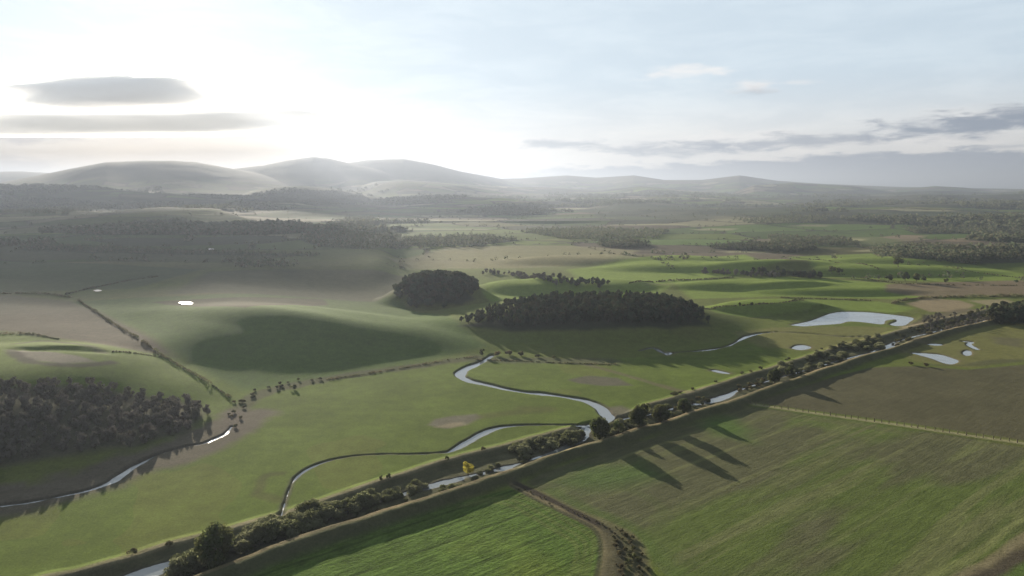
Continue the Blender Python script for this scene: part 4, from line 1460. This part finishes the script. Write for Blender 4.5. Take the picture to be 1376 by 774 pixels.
hedge([(106, 404), (130, 420), (170, 446), (212, 474), (250, 497), (285, 518), (309, 534)], 'tall dark hedge running down the dip between the two left-hand hills', 2.6, 3.4, 1.7, 44, seed=1, gap=.38)
hedge([(88, 396), (130, 386), (175, 377), (212, 372)], 'hedge climbing from the top of the dip to the far left fields', 2.6, 3.0, 2.4, 30, seed=2, leaf=1.0)
hedge([(-80, 396), (0, 395), (60, 395), (95, 400)], 'level hedge at the left edge above the brown field', 2.2, 2.6, 2.4, 30, seed=3, leaf=.9)
hedge([(150, 473), (190, 476), (232, 482)], 'short low hedge closing the brown field on the left hill', 1.3, 1.6, 1.4, 36, seed=4)
hedge([(0, 449), (40, 449), (80, 456)], 'short low hedge above the scar pit at the left edge', 1.4, 1.8, 1.4, 36, seed=5)
hedge([(925, 416), (960, 414), (1000, 411), (1050, 407), (1080, 404)], 'hedge running right from behind the long wood to the lake field', 2.0, 2.6, 2.0, 30, seed=6, leaf=.9)
hedge([(845, 381), (890, 378), (940, 376), (985, 373)], 'dark hedge between the pale green fields right of centre', 2.4, 3.2, 2.6, 30, seed=7, leaf=1.1)
hedge([(1050, 400), (1110, 402), (1170, 404)], 'hedge in front of the bright slope above the lake', 1.8, 2.4, 2.0, 30, seed=8, leaf=.9)
hedge([(1200, 408), (1220, 403), (1260, 400), (1320, 399), (1376, 398), (1450, 397)], 'dark thick hedge between the brown field and the tan rough ground', 3.6, 6.0, 2.0, 50, seed=9, leaf=1.0)
hedge([(1060, 345), (1120, 352), (1180, 362)], 'thin hedge across the bright green fields at the right', 1.8, 2.4, 3.0, 24, seed=10, leaf=1.2, gap=.3)
hedge([(1130, 368), (1160, 374), (1200, 380), (1280, 383), (1376, 384)], 'hedge under the row of trees above the brown field', 1.8, 2.6, 2.6, 26, seed=11, leaf=1.0, gap=.2)
hedge([(1240, 352), (1290, 362), (1340, 370), (1400, 376)], 'broken hedge slanting across the field near the right edge', 1.8, 2.6, 3.0, 24, seed=12, leaf=1.1, gap=.35)
hedge([(440, 510), (500, 501), (560, 491), (600, 484), (640, 479)], 'low ragged scrub along the burn at the foot of the green hill', 1.2, 3.0, .9, 26, seed=14, leaf=.5, gap=.45)
hedge([(640, 483), (690, 485), (760, 488), (830, 490)], 'rough rushy edge of the meadow under the shadow of the long wood', .8, 3.0, 1.6, 30, seed=13, leaf=.7, gap=.3)

# ---- fence on the grass strip between the two right-hand fields
fp = hit([1008, 1100, 1200, 1300, 1376, 1600], [543, 556, 570, 585, 596, 632])
Lf = np.concatenate([[0], np.cumsum(np.linalg.norm(np.diff(fp, axis=0), axis=1))])
sf = np.arange(0, Lf[-1], 3.4)
sf = sf + rt.uniform(-.6, .6, len(sf))
fx2, fy2 = np.interp(sf, Lf, fp[:, 0]), np.interp(sf, Lf, fp[:, 1])
fz2 = hgt(fx2, fy2)
root = bpy.data.objects.new('field_fence', None)
C.objects.link(root)
root.location = (fx2[0], fy2[0], fz2[0])
tag(root, 'long post and wire fence on the pale grass strip between two fields', 'fence')
for i in range(len(sf)):
    a0 = np.array([fx2[i], fy2[i], fz2[i]]) - np.array(root.location)
    r_ = .20 if i % 6 else .28
    v, f = tube([a0 + (0, 0, -.2), a0 + (0.02, 0, .7), a0 + (.03, .02, 1.7)], [r_, r_, r_ * .9], 6)
    bmv = v
    me = raw_mesh('post', bmv, f)
    me.materials.append(M_POST)
    o = bpy.data.objects.new('post', me)
    C.objects.link(o)
    o.parent = root
wv, wf_ = [], []
for lev in (.35, .7, 1.05, 1.25):
    for i in range(len(sf) - 1):
        a0 = np.array([fx2[i], fy2[i], fz2[i] + lev]) - np.array(root.location)
        a1 = np.array([fx2[i + 1], fy2[i + 1], fz2[i + 1] + lev]) - np.array(root.location)
        b = len(wv)
        for p in (a0, a1):
            for q in ((0, .012), (.01, -.006), (-.01, -.006)):
                wv.append((p[0] + q[0], p[1], p[2] + q[1]))
        wf_ += [(b, b + 1, b + 4, b + 3), (b + 1, b + 2, b + 5, b + 4), (b + 2, b, b + 3, b + 5)]
me = raw_mesh('wire', np.array(wv), np.array(wf_))
o = link('wire', me, M_POST, root)


# ---- far woods and hedgerows that read as masses
def mass(name, X, Y, Rr, Hh, n, leaf, mat, label, seed):
    rg = np.random.default_rng(seed)
    Z = hgt(X, Y)
    k = np.repeat(np.arange(len(X)), n)
    d = rg.normal(0, 1, (len(k), 3))
    d /= np.linalg.norm(d, axis=1, keepdims=True)
    d[:, 2] = np.abs(d[:, 2])
    Q = np.stack([X[k], Y[k], Z[k] + Hh[k] * .12], -1) + d * np.stack([Rr[k], Rr[k], Hh[k] * .85], -1) * rg.uniform(.8, 1.1, (len(k), 1))
    v, f = quads_at(Q, d, 1.0, rg)
    cen = np.repeat(Q, 4, axis=0)
    v = cen + (v - cen) * np.repeat(leaf[k], 4)[:, None]
    me = raw_mesh(name, v, f, smooth=False)
    return tag(link(name, me, mat), label, kind='stuff')


def far_wood(pts, spacing, seed, label, h=11.0, n=26, mat=None):
    P = scatter(pts, spacing, seed)
    if not len(P):
        return
    rg = np.random.default_rng(seed)
    Hh = h * rg.uniform(.6, 1.25, len(P))
    mass('distant_wood', P[:, 0], P[:, 1], Hh * .42, Hh, n, Hh * .30, mat or M_FARW, label, seed)


far_wood([(1172, 338), (1230, 333), (1290, 336), (1320, 345), (1312, 356), (1270, 354), (1210, 346), (1176, 344)], 9, 201, 'big dark wood standing beyond the lone field tree', 12)
far_wood([(1280, 342), (1330, 338), (1450, 342), (1450, 350), (1376, 349), (1310, 350)], 10, 202, 'dark wood band running off the right edge')
far_wood([(950, 333), (1000, 329), (1080, 330), (1098, 336), (1070, 340), (1000, 337)], 9, 203, 'dark narrow wood beyond the pale green fields')
far_wood([(1215, 308), (1300, 303), (1450, 303), (1450, 312), (1320, 314), (1230, 314)], 14, 204, 'distant dark forest band near the right edge')
far_wood([(800, 328), (850, 325), (876, 331), (850, 334), (810, 333)], 10, 205, 'small far wood left of the pale fields')
far_wood([(440, 300), (500, 290), (530, 312), (560, 330), (500, 336), (430, 333), (400, 322)], 15, 206, 'broad hazy wood in the left centre distance', 8)
far_wood([(540, 322), (620, 318), (700, 322), (640, 332), (560, 333)], 14, 207, 'hazy wood behind the tan moor fields')
far_wood([(180, 298), (250, 293), (280, 304), (230, 316), (170, 312)], 16, 208, 'hazy dark wood under the sun on the left', 7)
far_wood([(350, 264), (480, 262), (500, 270), (440, 276), (340, 274)], 24, 209, 'far wood at the foot of the mountains')
far_wood([(700, 312), (780, 308), (900, 312), (880, 320), (760, 322)], 15, 210, 'far wood in the middle distance right of centre')
far_wood([(985, 296), (1060, 290), (1130, 292), (1100, 300), (1020, 303)], 20, 211, 'far dark plantation in the right middle distance')
far_wood([(50, 328), (150, 333), (330, 338), (430, 342), (420, 346), (300, 343), (120, 340), (20, 336)], 8, 212, 'dark hazy tree band across the left middle distance', 4.5, 22)
far_wood([(0, 268), (90, 266), (150, 276), (90, 290), (0, 286), (-80, 280)], 24, 213, 'far wood on the low ridge at the left edge')
far_wood([(1030, 318), (1130, 322), (1160, 330), (1090, 330), (1040, 326)], 13, 214, 'dark wood above the sheep-dotted fields')
far_wood([(300, 352), (380, 352), (400, 360), (320, 362)], 11, 215, 'dim copse on the shaded moor left of centre', 8)

rg_ = np.random.default_rng(300)
uu_ = CX + FPX * VX / np.maximum(VY, 1)
cand = np.nonzero((edge[:, 0] > .75) & (rad > 1000) & (rad < 6000) & (np.abs(uu_ - CX) < 760) & (VZ < 150))[0]
pick = rg_.choice(cand, min(2600, len(cand)), replace=False)
hgt_ = rg_.uniform(2.0, 6.0, len(pick)) * rg_.choice([1, 1, 1, 1.7], len(pick))
mass('distant_hedgerows', VX[pick], VY[pick], hgt_ * .6, hgt_, 14, hgt_ * .45, M_FARW, 'lines of far hedges and hedgerow trees', 301)
cand = np.nonzero((wmask[:, 0] > .8) & (rad > 1500) & (rad < 7500) & (np.abs(uu_ - CX) < 760) & (VZ < 190))[0]
pick = rg_.choice(cand, min(8000, len(cand)), replace=False)
hgt_ = rg_.uniform(8, 14, len(pick)) * (1 + VY[pick] / 9000)
mass('distant_woodland', VX[pick], VY[pick], hgt_ * .62, hgt_, 14, hgt_ * .55, M_FARW, 'scattered woods of the far valley', 302)
